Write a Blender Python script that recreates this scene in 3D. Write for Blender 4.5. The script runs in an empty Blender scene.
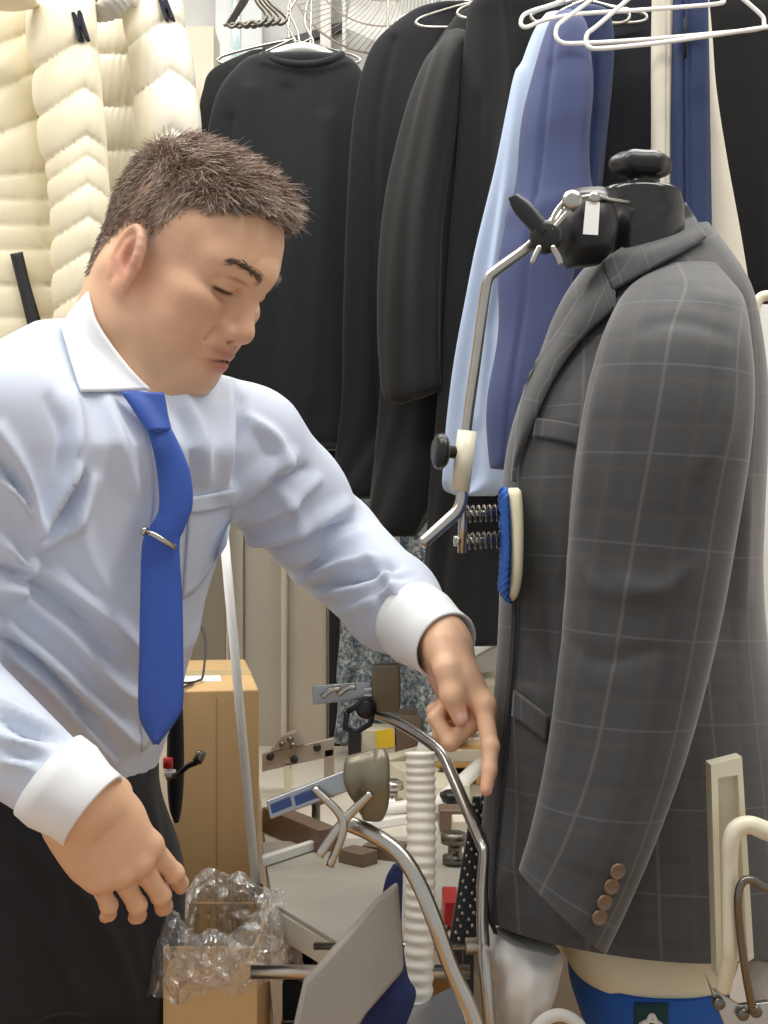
import bpy, bmesh, math, random
import numpy as np
from mathutils import Vector, Matrix
from mathutils.bvhtree import BVHTree
random.seed(7); np.random.seed(7)
COL = bpy.context.scene.collection
F = 1300.0; CZ = 1.30
rad = math.radians

# ---------------------------------------------------------------- placing
def P(px, py, Y):
    return np.array([(px-384.0)*Y/F, Y, CZ+(512.0-py)*Y/F])
def PV(a):
    return np.stack([(a[:,0]-384)*a[:,2]/F, a[:,2], CZ+(512-a[:,1])*a[:,2]/F], 1)
def topix(v):
    return 384+v[:,0]*F/v[:,1], 512-(v[:,2]-CZ)*F/v[:,1]
def nrm(v):
    v = np.asarray(v, float); return v/np.linalg.norm(v)

# ---------------------------------------------------------------- materials
def lin(c):
    c = np.array(c, float)/255.0
    r = np.where(c <= 0.04045, c/12.92, ((c+0.055)/1.055)**2.4)
    return (float(r[0]), float(r[1]), float(r[2]), 1.0)
class NT:
    def __init__(s, m): s.t = m.node_tree; s.n = s.t.nodes; s.l = s.t.links
    def new(s, ty, **kw):
        n = s.n.new(ty)
        for k, v in kw.items(): setattr(n, k, v)
        return n
    def link(s, a, b): s.l.new(a, b)
    def math(s, op, a, b=None, c=None):
        n = s.new('ShaderNodeMath', operation=op)
        for i, v in enumerate((a, b, c)):
            if v is None: continue
            if isinstance(v, (int, float)): n.inputs[i].default_value = v
            else: s.link(v, n.inputs[i])
        return n.outputs[0]
    def mix(s, f, a, b, mode='MIX'):
        n = s.new('ShaderNodeMix', data_type='RGBA', blend_type=mode)
        for i, v in ((0, f), (6, a), (7, b)):
            if isinstance(v, (int, float, tuple)): n.inputs[i].default_value = v
            else: s.link(v, n.inputs[i])
        return n.outputs[2]
def mat(name, col, rough=0.6, metal=0.0, var=0.12, vs=12.0, bump=0.0, bs=300.0, sheen=0.0, spec=0.5,
        attr=None, trans=0.0, alpha=1.0, stretch=None, sss=0.0, coat=0.0):
    m = bpy.data.materials.new(name); m.use_nodes = True
    t = NT(m); b = t.n['Principled BSDF']
    b.inputs['Roughness'].default_value = rough; b.inputs['Metallic'].default_value = metal
    b.inputs['Specular IOR Level'].default_value = spec
    if sheen: b.inputs['Sheen Weight'].default_value = sheen; b.inputs['Sheen Roughness'].default_value = 0.4
    if trans: b.inputs['Transmission Weight'].default_value = trans
    if alpha < 1: b.inputs['Alpha'].default_value = alpha
    if coat: b.inputs['Coat Weight'].default_value = coat
    if sss:
        b.inputs['Subsurface Weight'].default_value = sss
        b.inputs['Subsurface Radius'].default_value = (0.012, 0.005, 0.003); b.inputs['Subsurface Scale'].default_value = 0.4
    co = t.new('ShaderNodeTexCoord').outputs['Object']
    if stretch:
        mp = t.new('ShaderNodeMapping'); mp.inputs['Scale'].default_value = stretch; t.link(co, mp.inputs[0]); co = mp.outputs[0]
    if attr:
        a = t.new('ShaderNodeAttribute', attribute_name=attr); base = a.outputs['Color']
    else: base = lin(col)
    no = t.new('ShaderNodeTexNoise'); no.inputs['Scale'].default_value = vs; no.inputs['Detail'].default_value = 4
    t.link(co, no.inputs['Vector'])
    f = t.math('MULTIPLY_ADD', no.outputs[0], 2*var, 1-var)
    cc = t.new('ShaderNodeCombineColor')
    for i in range(3): t.link(f, cc.inputs[i])
    t.link(t.mix(1.0, base, cc.outputs[0], 'MULTIPLY'), b.inputs['Base Color'])
    if bump:
        nb = t.new('ShaderNodeTexNoise'); nb.inputs['Scale'].default_value = bs; nb.inputs['Detail'].default_value = 3
        t.link(co, nb.inputs['Vector'])
        bu = t.new('ShaderNodeBump'); bu.inputs['Strength'].default_value = bump; bu.inputs['Distance'].default_value = 0.002
        t.link(nb.outputs[0], bu.inputs['Height']); t.link(bu.outputs[0], b.inputs['Normal'])
    return m

# ---------------------------------------------------------------- meshes
def catmull(K, m):
    K = np.asarray(K, float); n = len(K)
    if n < 3:
        t = np.linspace(0, 1, m)[:, None]; return K[0]*(1-t)+K[-1]*t
    Kp = np.vstack([2*K[0]-K[1], K, 2*K[-1]-K[-2]])
    s = np.linspace(0, n-1, m); i = np.minimum(s.astype(int), n-2); t = (s-i)[:, None]
    p0, p1, p2, p3 = Kp[i], Kp[i+1], Kp[i+2], Kp[i+3]
    return 0.5*(2*p1+(p2-p0)*t+(2*p0-5*p1+4*p2-p3)*t**2+(3*p1-p0-3*p2+p3)*t**3)
def cleanfaces(fs): return fs.tolist() if isinstance(fs, np.ndarray) else fs
ROOTS = {}
def link(name, v, f, m, parent=None, uv=None, col=None, smooth=True, flat_ang=None):
    v = np.asarray(v, float)
    off = np.zeros(3)
    if parent is None:
        off = np.array([(v[:,0].min()+v[:,0].max())/2, (v[:,1].min()+v[:,1].max())/2, v[:,2].min()])
        v = v-off
    me = bpy.data.meshes.new(name); me.from_pydata(v.tolist(), [], cleanfaces(f)); me.update()
    if smooth: me.shade_smooth()
    if uv is not None:
        ul = me.uv_layers.new(name='UVMap')
        li = np.empty(len(me.loops), dtype=np.int32); me.loops.foreach_get('vertex_index', li)
        ul.data.foreach_set('uv', np.asarray(uv, float)[li].ravel())
    if col is not None:
        ca = me.color_attributes.new('Col', 'FLOAT_COLOR', 'POINT')
        c4 = np.ones((len(v), 4)); c4[:, :3] = col; ca.data.foreach_set('color', c4.ravel())
    o = bpy.data.objects.new(name, me); COL.objects.link(o)
    for x in (m if isinstance(m, (list, tuple)) else [m]): me.materials.append(x)
    if parent is not None:
        o.parent = parent
        w = Vector((0, 0, 0)); q = parent
        while q is not None: w += q.location; q = q.parent
        o.location = -w
    else: o.location = off
    if flat_ang:
        mo = o.modifiers.new('b', 'BEVEL'); mo.width = flat_ang; mo.segments = 2; mo.limit_method = 'ANGLE'; mo.angle_limit = rad(35)
        me.shade_smooth()
        o.modifiers.new('w', 'WEIGHTED_NORMAL')
    return o
def thing(name, label, cat, loc, group=None):
    o = bpy.data.objects.new(name, None); COL.objects.link(o); o.location = Vector([float(c) for c in loc])
    o.empty_display_size = 0.05
    return tag(o, label, cat, group)
def tag(o, label, cat, group=None, kind=None):
    o['label'] = label; o['category'] = cat
    if group: o['group'] = group
    if kind: o['kind'] = kind
    return o
def struct(o): o['kind'] = 'structure'; return o
def part_loc(o): return o
def solid(o, t, off=0.0):
    mo = o.modifiers.new('s', 'SOLIDIFY'); mo.thickness = t; mo.offset = off; return o

def tubev(pts, r, n=12, m=None, caps=True):
    """tube along points (world), r scalar or list; resampled smooth if m"""
    pts = np.asarray(pts, float); r = np.full(len(pts), r) if np.isscalar(r) else np.asarray(r, float)
    if m:
        K = catmull(np.column_stack([pts, r]), m); pts, r = K[:, :3], K[:, 3]
    T = np.gradient(pts, axis=0); T /= np.linalg.norm(T, axis=1)[:, None]+1e-12
    u = np.cross(T[0], [0, 0, 1.0]);
    if np.linalg.norm(u) < 1e-3: u = np.cross(T[0], [1.0, 0, 0])
    u = nrm(u); V = []
    a = np.linspace(0, 2*np.pi, n, endpoint=False)
    for i in range(len(pts)):
        u = nrm(u-T[i]*np.dot(u, T[i])); w = np.cross(T[i], u)
        V.append(pts[i]+r[i]*(np.cos(a)[:, None]*u+np.sin(a)[:, None]*w))
    V = np.vstack(V); Fc = []
    for i in range(len(pts)-1):
        for j in range(n):
            k = (j+1) % n; Fc.append((i*n+j, i*n+k, (i+1)*n+k, (i+1)*n+j))
    if caps:
        Fc.append(tuple(range(n-1, -1, -1))); b = (len(pts)-1)*n; Fc.append(tuple(range(b, b+n)))
    return V, Fc
def join(*vf):
    V = []; Fc = []; o = 0
    for v, f in vf:
        V.append(np.asarray(v)); Fc += [tuple(int(i)+o for i in q) for q in f]; o += len(v)
    return np.vstack(V), Fc
def pt(L):  # list of (px,py,Y)
    return np.array([P(*q) for q in L])
def tube(name, L, r, m, parent=None, n=12, res=None, world=False):
    v, f = tubev(L if world else pt(L), r, n, res); return link(name, v, f, m, parent)
def boxv(lo, hi, R=None, c=None):
    lo = np.array(lo, float); hi = np.array(hi, float)
    v = np.array([[x, y, z] for x in (0, 1) for y in (0, 1) for z in (0, 1)])*(hi-lo)+lo
    f = [(0,1,3,2),(4,6,7,5),(0,4,5,1),(2,3,7,6),(0,2,6,4),(1,5,7,3)]
    if R is not None:
        c = (lo+hi)/2 if c is None else np.array(c); v = (v-c)@np.array(R).T+c
    return v, f
def box(name, lo, hi, m, parent=None, R=None, bev=0.002, c=None):
    v, f = boxv(lo, hi, R, c); o = link(name, v, f, m, parent, smooth=False, flat_ang=bev); return o
def rotm(ax, ang): return np.array(Matrix.Rotation(rad(ang), 3, ax))
def pbox(name, x0, y0, x1, y1, Y, d, m, parent=None, R=None, bev=0.002):
    a = P(x0, y1, Y); b = P(x1, y0, Y)
    return box(name, (a[0], Y, a[2]), (b[0], Y+d, b[2]), m, parent, R, bev)
def prismv(poly, d, ax=1):
    """extrude world polygon (nx3) by vector d"""
    poly = np.asarray(poly, float); n = len(poly); d = np.asarray(d, float)
    v = np.vstack([poly, poly+d]); f = [tuple(range(n)), tuple(range(2*n-1, n-1, -1))]
    for i in range(n): j = (i+1) % n; f.append((i, i+n, j+n, j))
    return v, f
def prism(name, poly, d, m, parent=None, bev=0.0015):
    v, f = prismv(poly, d); 
    o = link(name, v, f, m, parent, smooth=False, flat_ang=bev)
    bm = bmesh.new(); bm.from_mesh(o.data); bmesh.ops.recalc_face_normals(bm, faces=bm.faces); bm.to_mesh(o.data); bm.free()
    return o
def disc_axis(name, c, axis, prof, m, parent=None, n=24):
    """lathe: prof = [(r, h)] along axis from c"""
    axis = nrm(axis); u = np.cross(axis, [0, 0, 1.0])
    if np.linalg.norm(u) < 1e-3: u = np.array([1.0, 0, 0])
    u = nrm(u); w = np.cross(axis, u); a = np.linspace(0, 2*np.pi, n, endpoint=False); V = []; Fc = []
    for r, h in prof:
        V.append(np.asarray(c)+axis*h+max(r, 1e-4)*(np.cos(a)[:, None]*u+np.sin(a)[:, None]*w))
    for i in range(len(prof)-1):
        for j in range(n):
            k = (j+1) % n; Fc.append((i*n+j, i*n+k, (i+1)*n+k, (i+1)*n+j))
    Fc.append(tuple(range(n-1, -1, -1))); b = (len(prof)-1)*n; Fc.append(tuple(range(b, b+n)))
    V = np.vstack(V)
    if name is None: return V, Fc
    return link(name, V, Fc, m, parent)

def loftv(S, n=72, m=90, disp=None, ex=2.0, caps=True, yaw=0.0, skew=0.0):
    """S rows: ax, ay, bx, by, Y, T : edges A and B in picture directions at distance Y, half depth T"""
    K = catmull(S, m)
    A = PV(K[:, [0, 1, 4]]); B = PV(K[:, [2, 3, 4]]); C = (A+B)/2; E = (B-A)/2; T = K[:, 5]
    th = np.linspace(0, 2*np.pi, n, endpoint=False)
    ce = np.sign(np.cos(th))*np.abs(np.cos(th))**(2/ex); se = np.sign(np.sin(th))*np.abs(np.sin(th))**(2/ex)
    Dv = np.array([math.sin(yaw), math.cos(yaw), 0])
    V = C[:, None]+E[:, None]*ce[None, :, None]+(T[:, None]*se[None])[..., None]*Dv
    el = np.linalg.norm(E, axis=1)+1e-9
    N = (E/el[:, None])[:, None]*(np.cos(th)/1.0)[None, :, None]+np.sin(th)[None, :, None]*Dv
    N /= np.linalg.norm(N, axis=2)[..., None]
    vl = np.concatenate([[0], np.cumsum(np.linalg.norm(np.diff(C, axis=0), axis=1))])
    U = (el[:, None]+T[:, None]*0.5)*(((th-np.pi*1.5+np.pi) % (2*np.pi))-np.pi)[None]*0.95
    Vv = np.repeat(vl[:, None], n, 1)
    if disp is not None:
        X = 384+V[..., 0]*F/V[..., 1]; Yp = 512-(V[..., 2]-CZ)*F/V[..., 1]
        V = V+N*disp(U, Vv, X, Yp, np.repeat(th[None], m, 0))[..., None]
    V = V.reshape(-1, 3); uv = np.stack([U.ravel(), Vv.ravel()], 1)
    i = np.arange(m-1)[:, None]*n; j = np.arange(n)[None]; k = (j+1) % n
    Fc = np.stack([i+j, i+k, i+n+k, i+n+j], -1).reshape(-1, 4).tolist()
    if caps:
        Fc.append(tuple(range(n-1, -1, -1))); b = (m-1)*n; Fc.append(tuple(range(b, b+n)))
    return V, Fc, uv
def loft(name, S, mt, parent=None, **kw):
    v, f, uv = loftv(S, **kw); return link(name, v, f, mt, parent, uv)
def rows(L, Y, T):  # (py, xl, xr) -> loft rows
    return [(xl, py, xr, py, Y, T if len(q) == 0 else q[0]) for (py, xl, xr, *q) in L]
def folds(amp, freq, ph=0.0, wob=3.0, top=0.0):
    def f(U, V, X, Y, th):
        g = np.sin(U*freq+ph+0.8*np.sin(V*wob+ph))+0.5*np.sin(U*freq*2.3+ph*2+V*1.7)
        return amp*g*np.clip(V/(top+1e-3), 0.15, 1) if top else amp*g
    return f

# drape: strip between two picture polylines laid on surfaces by casting rays
def bvh_of(vfs):
    V, Fc = join(*vfs); return BVHTree.FromPolygons([tuple(p) for p in V], [tuple(q) for q in Fc])
CAM = Vector((0, 0, CZ))
def hit(bvh, px, py):
    d = Vector(P(px, py, 1.0).tolist())-CAM; d.normalize()
    h = bvh.ray_cast(CAM, d)
    return h[0], h[1]
def drapev(A, B, bvh, off, n=24, m=10, lim=None, default=None, bulge=0.0, smooth=2):
    A = catmull(A, n); B = catmull(B, n); D = np.full((n, m), np.nan); PX = np.zeros((n, m, 2))
    for i in range(n):
        for j in range(m):
            t = j/(m-1); q = A[i]*(1-t)+B[i]*t; PX[i, j] = q[:2]
            h, nn = hit(bvh, q[0], q[1])
            if h is not None: D[i, j] = h.y
            if lim is not None:
                a, b = lim
                if np.isnan(D[i, j]) or D[i, j] > b: D[i, j] = b
                if D[i, j] < a: D[i, j] = a
    if np.isnan(D).any():
        D[np.isnan(D)] = np.nanmean(D) if default is None else default
    for _ in range(smooth):
        Q = np.pad(D, 1, mode='edge'); D = (Q[1:-1, 1:-1]*2+Q[:-2, 1:-1]+Q[2:, 1:-1]+Q[1:-1, :-2]+Q[1:-1, 2:])/6
    tt = np.linspace(-1, 1, m)[None]
    D = D-off-bulge*(1-tt**2)
    V = PV(np.column_stack([PX.reshape(-1, 2), D.ravel()]))
    i = np.arange(n-1)[:, None]*m; j = np.arange(m-1)[None]
    Fc = np.stack([i+j, i+m+j, i+m+j+1, i+j+1], -1).reshape(-1, 4).tolist()
    al = np.concatenate([[0], np.cumsum(np.linalg.norm(np.diff(V.reshape(n, m, 3)[:, 0], axis=0), axis=1))])
    wd = np.linalg.norm(V.reshape(n, m, 3)[:, -1]-V.reshape(n, m, 3)[:, 0], axis=1)
    uv = np.stack([(np.linspace(0, 1, m)[None]*wd[:, None]).ravel(), np.repeat(al, m)], 1)
    return V, Fc, uv
def drape(name, A, B, bvh, off, thick, mt, parent, **kw):
    v, f, uv = drapev(A, B, bvh, off, **kw); o = link(name, v, f, mt, parent, uv); solid(o, thick, 1.0 if False else 0.0); return o

# ---------------------------------------------------------------- signed distance modelling
class Vox:
    def __init__(s, lo, hi, h):
        s.lo = np.array(lo, float); s.h = h; s.n = (np.ceil((np.array(hi)-s.lo)/h).astype(int)+1)
        s.D = np.full(tuple(s.n), 1.0, np.float32)
        s.ax = [(s.lo[i]+np.arange(s.n[i])*h).astype(np.float32) for i in range(3)]
    def sub(s, lo, hi):
        sl = []
        for i in range(3):
            a = int(max(0, math.floor((lo[i]-s.lo[i])/s.h))); b = int(min(s.n[i], math.ceil((hi[i]-s.lo[i])/s.h)+1))
            if b <= a: return None, None
            sl.append(slice(a, b))
        sl = tuple(sl)
        return sl, np.meshgrid(s.ax[0][sl[0]], s.ax[1][sl[1]], s.ax[2][sl[2]], indexing='ij', sparse=True)
    def put(s, sl, d, k, cut):
        c = s.D[sl]
        if cut: c2, d2 = -c, d
        else: c2, d2 = c, d
        if k > 0:
            hh = np.maximum(k-np.abs(c2-d2), 0)/k; r = np.minimum(c2, d2)-hh*hh*k*0.25
        else: r = np.minimum(c2, d2)
        s.D[sl] = -r if cut else r
    def cone(s, a, b, ra, rb, k=0.01, cut=False):
        a = np.array(a, float); b = np.array(b, float); R = max(ra, rb)+k*1.2+2.5*s.h
        sl, g = s.sub(np.minimum(a, b)-R, np.maximum(a, b)+R)
        if sl is None: return
        ab = b-a; L2 = max(float(ab@ab), 1e-12)
        t = ((g[0]-a[0])*ab[0]+(g[1]-a[1])*ab[1]+(g[2]-a[2])*ab[2])/L2; t = np.clip(t, 0, 1)
        d = np.sqrt((g[0]-a[0]-t*ab[0])**2+(g[1]-a[1]-t*ab[1])**2+(g[2]-a[2]-t*ab[2])**2)-(ra+t*(rb-ra))
        s.put(sl, d.astype(np.float32), k, cut)
    def chain(s, pts, rs, k=0.01):
        for i in range(len(pts)-1): s.cone(pts[i], pts[i+1], rs[i], rs[i+1], k)
    def ell(s, c, r, k=0.01, cut=False, R=None):
        c = np.array(c, float); r = np.array(r, float); e = (np.full(3, r.max()) if R is not None else r)+k*2.2+2.5*s.h+.006
        sl, g = s.sub(c-e, c+e)
        if sl is None: return
        x, y, z = g[0]-c[0], g[1]-c[1], g[2]-c[2]
        if R is not None:
            R = np.array(R); x, y, z = (x*R[0, 0]+y*R[1, 0]+z*R[2, 0], x*R[0, 1]+y*R[1, 1]+z*R[2, 1], x*R[0, 2]+y*R[1, 2]+z*R[2, 2])
        k0 = np.sqrt((x/r[0])**2+(y/r[1])**2+(z/r[2])**2); k1 = np.sqrt((x/r[0]**2)**2+(y/r[1]**2)**2+(z/r[2]**2)**2)+1e-9
        s.put(sl, (k0*(k0-1)/k1).astype(np.float32), k, cut)
    def column(s, zs, cx, cy, a, b, yaw, k=0.01, ex=2.0):
        """stack of ellipses by height; yaw = direction of the half-depth axis b"""
        zs = np.array(zs); lo = [min(cx)-0.3, min(cy)-0.3, zs[0]-0.02]; hi = [max(cx)+0.3, max(cy)+0.3, zs[-1]+0.02]
        sl, g = s.sub(lo, hi); z = g[2]
        def it(q): return np.interp(z, zs, q)
        X = g[0]-it(cx); Y = g[1]-it(cy); fx, fy = math.cos(yaw), math.sin(yaw)
        pf = (X*fx+Y*fy); pl = (-X*fy+Y*fx); A = it(a); Bb = it(b)
        d = ((np.abs(pl/A)**ex+np.abs(pf/Bb)**ex)**(1/ex)-1)*np.minimum(A, Bb)
        d = np.maximum(d, np.maximum(zs[0]-z, z-zs[-1]))
        s.put(sl, d.astype(np.float32), k, False)
    def mesh(s, smooth=2):
        D = s.D; nx, ny, nz = D.shape; h = s.h
        ins = D < 0
        cnt = np.zeros((nx-1, ny-1, nz-1), np.int8); 
        for dx in (0, 1):
            for dy in (0, 1):
                for dz in (0, 1): cnt += ins[dx:nx-1+dx, dy:ny-1+dy, dz:nz-1+dz]
        cells = np.argwhere((cnt > 0) & (cnt < 8)); idx = np.full(cnt.shape, -1, np.int64); idx[tuple(cells.T)] = np.arange(len(cells))
        acc = np.zeros((len(cells), 3)); w = np.zeros(len(cells))
        cs = [(dx, dy, dz) for dx in (0, 1) for dy in (0, 1) for dz in (0, 1)]
        for i, p in enumerate(cs):
            for ax in range(3):
                if p[ax]: continue
                q = list(p); q[ax] = 1
                va = D[cells[:,0]+p[0], cells[:,1]+p[1], cells[:,2]+p[2]]; vb = D[cells[:,0]+q[0], cells[:,1]+q[1], cells[:,2]+q[2]]
                cr = (va < 0) != (vb < 0); t = np.where(cr, va/(va-vb+1e-12), 0)
                pos = np.tile(np.array(p, float), (len(cells), 1)); pos[:, ax] += t
                acc[cr] += pos[cr]; w[cr] += 1
        V = (cells+acc/w[:, None])*h+s.lo
        Q = []
        for ax in range(3):
            o1, o2 = (ax+1) % 3, (ax+2) % 3
            sa = [slice(None)]*3; sb = [slice(None)]*3; sa[ax] = slice(0, -1); sb[ax] = slice(1, None)
            ch = ins[tuple(sa)] != ins[tuple(sb)]; e = np.argwhere(ch)
            e = e[(e[:, o1] > 0) & (e[:, o2] > 0) & (e[:, o1] < D.shape[o1]-1) & (e[:, o2] < D.shape[o2]-1)]
            def ix(a, b):
                c = e.copy(); c[:, o1] -= a; c[:, o2] -= b; return idx[tuple(c.T)]
            q = np.stack([ix(1, 1), ix(0, 1), ix(0, 0), ix(1, 0)], 1)
            fl = ~ins[tuple(e.T)]; q[fl] = q[fl][:, ::-1]; Q.append(q)
        Q = np.vstack(Q); Q = Q[(Q >= 0).all(1)]
        for _ in range(smooth): V = lap(V, Q, 0.5)
        return V, Q
def lap(V, Q, a):
    S = np.zeros_like(V); w = np.zeros(len(V))
    for i in range(4):
        j = Q[:, (i+1) % 4]; k = Q[:, (i+3) % 4]
        for c in range(3):
            S[:, c] += np.bincount(Q[:, i], V[j, c]+V[k, c], len(V))
        w += np.bincount(Q[:, i], minlength=len(V))*2
    w[w == 0] = 1
    return V*(1-a)+a*S/w[:, None]
def normals(V, Q):
    Q = np.asarray(Q); n = np.cross(V[Q[:, 2]]-V[Q[:, 0]], V[Q[:, 3]]-V[Q[:, 1]]); N = np.zeros_like(V)
    for i in range(4):
        for c in range(3): N[:, c] += np.bincount(Q[:, i], n[:, c], len(V))
    return N/(np.linalg.norm(N, axis=1)[:, None]+1e-12)
def strokes(V, Q, L, N=None):
    """raise (h>0) or sink (h<0) folds along strokes: (points px,py..., width px, height m, ylim)"""
    N = normals(V, Q) if N is None else N
    px, py = topix(V); H = np.zeros(len(V)); face = np.clip(-N[:, 1]*2.2+0.2, 0, 1)
    for pts, w, h, *yl in L:
        K = catmull(np.array(pts, float), max(8, 6*len(pts))); best = np.full(len(V), 1e9); tb = np.zeros(len(V))
        bb = (px > K[:,0].min()-3*w) & (px < K[:,0].max()+3*w) & (py > K[:,1].min()-3*w) & (py < K[:,1].max()+3*w)
        ii = np.where(bb)[0]; b2 = np.full(len(ii), 1e9); t2 = np.zeros(len(ii))
        for i in range(len(K)-1):
            a, b = K[i], K[i+1]; ab = b-a; l2 = ab@ab+1e-9
            t = np.clip(((px[ii]-a[0])*ab[0]+(py[ii]-a[1])*ab[1])/l2, 0, 1)
            d = np.hypot(px[ii]-a[0]-t*ab[0], py[ii]-a[1]-t*ab[1]); c = d < b2
            b2[c] = d[c]; t2[c] = (i+t[c])/(len(K)-1)
        e = np.sin(np.pi*np.clip(0.08+0.84*t2, 0, 1))**0.6
        H[ii] += h*np.exp(-(b2/w)**2)*e*(((V[ii, 1] > yl[0]) & (V[ii, 1] < yl[1])) if yl else 1)
    return V+N*(H*face)[:, None]
WORLD = 0.5; EXPO = 0.2
LIGHTS = [(-.7, .9, 16), (.7, .9, 16), (-.7, 1.9, 15), (.7, 1.9, 15)]
# ================================================================ MATERIALS OF THE PLACE
M_wall = mat('wall_paint', (226,226,224), rough=0.85, var=0.02)
M_ceil = mat('ceiling_paint', (235,235,232), rough=0.9, var=0.02)
M_floor = mat('floor_board', (196,150,96), rough=0.5, var=0.15, vs=4, stretch=(1, 12, 1))
M_panel = mat('partition_board', (196,190,176), rough=0.6, var=0.04, vs=3)
M_panel_d = mat('partition_dark', (150,142,126), rough=0.7, var=0.05, vs=3)
M_strip = mat('cream_strip', (226,217,196), rough=0.5, var=0.03)
M_blk = mat('black_cloth', (15,16,18), rough=0.9, var=0.15, bump=0.15, bs=700, sheen=0.08)
M_char = mat('charcoal_jersey', (26,30,33), rough=0.95, var=0.10, bump=0.2, bs=600, sheen=0.2)
M_navyblk = mat('navy_black_wool', (9,11,20), rough=0.9, var=0.12, bump=0.15, bs=700, sheen=0.06)
M_black2 = mat('soft_black_wool', (28,28,28), rough=0.9, var=0.12, bump=0.15, bs=700, sheen=0.12)
M_lblue = mat('light_blue_cotton', (176,192,218), rough=0.75, var=0.03, bump=0.1, bs=700, sheen=0.15)
M_blue = mat('slate_blue_wool', (66,75,114), rough=0.8, var=0.06, bump=0.2, bs=700, sheen=0.1)
M_blue2 = mat('mid_navy_wool', (38,52,88), rough=0.85, var=0.10, bump=0.2, bs=700, sheen=0.08)
M_dnavy = mat('dark_slate_wool', (28,31,38), rough=0.9, var=0.10, bump=0.15, bs=700, sheen=0.1)
M_linen = mat('cream_linen', (212,206,190), rough=0.85, var=0.05, bump=0.2, bs=700)
M_puff = mat('cream_nylon', (236,226,196), rough=0.42, var=0.025, vs=20, bump=0.12, bs=90, sheen=0.1)
M_puff2 = mat('pale_cream_nylon', (238,231,212), rough=0.42, var=0.025, vs=20, bump=0.12, bs=90, sheen=0.1)
M_zip = mat('black_zip', (26,27,34), rough=0.5, bump=0.4, bs=900)
M_patch = mat('navy_patch', (30,34,52), rough=0.8, bump=0.5, bs=900)
M_steel = mat('brushed_steel', (190,186,178), rough=0.28, metal=1.0, var=0.08, vs=60)
M_dsteel = mat('dark_steel', (120,116,108), rough=0.35, metal=1.0, var=0.10, vs=40)
M_bronze = mat('bronze_paint', (122,116,98), rough=0.4, var=0.06, metal=0.4)
M_plast = mat('black_plastic', (24,25,27), rough=0.35, var=0.05)
M_gloss = mat('glossy_black_rubber', (30,31,33), rough=0.22, var=0.10, vs=8, coat=0.3)
M_cream = mat('cream_enamel', (222,216,192), rough=0.35, var=0.03)
M_creamcl = mat('cream_padding', (224,214,184), rough=0.85, var=0.04, bump=0.2, bs=500)
M_whitecl = mat('white_padding', (222,220,214), rough=0.85, var=0.04, bump=0.2, bs=400)
M_bluecl = mat('blue_padding', (28,88,172), rough=0.8, var=0.10, bump=0.2, bs=500)
M_greencl = mat('green_patch', (18,60,62), rough=0.8)
M_cardb = mat('cardboard', (208,172,122), rough=0.8, var=0.05, vs=5, bump=0.08, bs=80, stretch=(1, 1, 4))
M_cardin = mat('cardboard_inside', (186,150,104), rough=0.85, var=0.05)
M_tape = mat('packing_tape', (205,186,140), rough=0.3)
M_whitep = mat('white_plastic', (238,238,234), rough=0.35, var=0.02)
M_paper = mat('paper', (236,236,232), rough=0.7, var=0.02)
M_yellow = mat('yellow_label', (246,208,50), rough=0.6)

M_rack = mat('pale_rack_enamel', (214,206,192), rough=0.4, var=0.04)
M_bracket = mat('bracket_metal', (172,158,146), rough=0.4, metal=0.5, var=0.06)
M_brackd = mat('brown_rail', (126,106,90), rough=0.5, metal=0.3, var=0.10)
M_sheet = mat('grey_sheet', (176,172,162), rough=0.4, var=0.05, vs=6, bump=0.3, bs=9)
M_bench = mat('bench_top', (206,200,186), rough=0.5, var=0.05)
M_wood = mat('pale_wood', (214,170,110), rough=0.5, var=0.08, vs=6, stretch=(1, 10, 1))
M_grpanel = mat('grey_board', (150,145,136), rough=0.5, var=0.05, vs=8)
M_navycl = mat('navy_cloth', (24,38,84), rough=0.85, var=0.12, bump=0.2)
M_hose = mat('white_hose', (226,222,210), rough=0.5, var=0.03)
M_cap = mat('grey_cap', (205,200,190), rough=0.8, bump=0.2)
M_red = mat('red_plastic', (190,40,36), rough=0.4)
M_blueplate = mat('plate_steel', (168,170,172), rough=0.3, metal=0.9, var=0.06)
M_bluemark = mat('blue_film', (40,64,120), rough=0.3)

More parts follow.
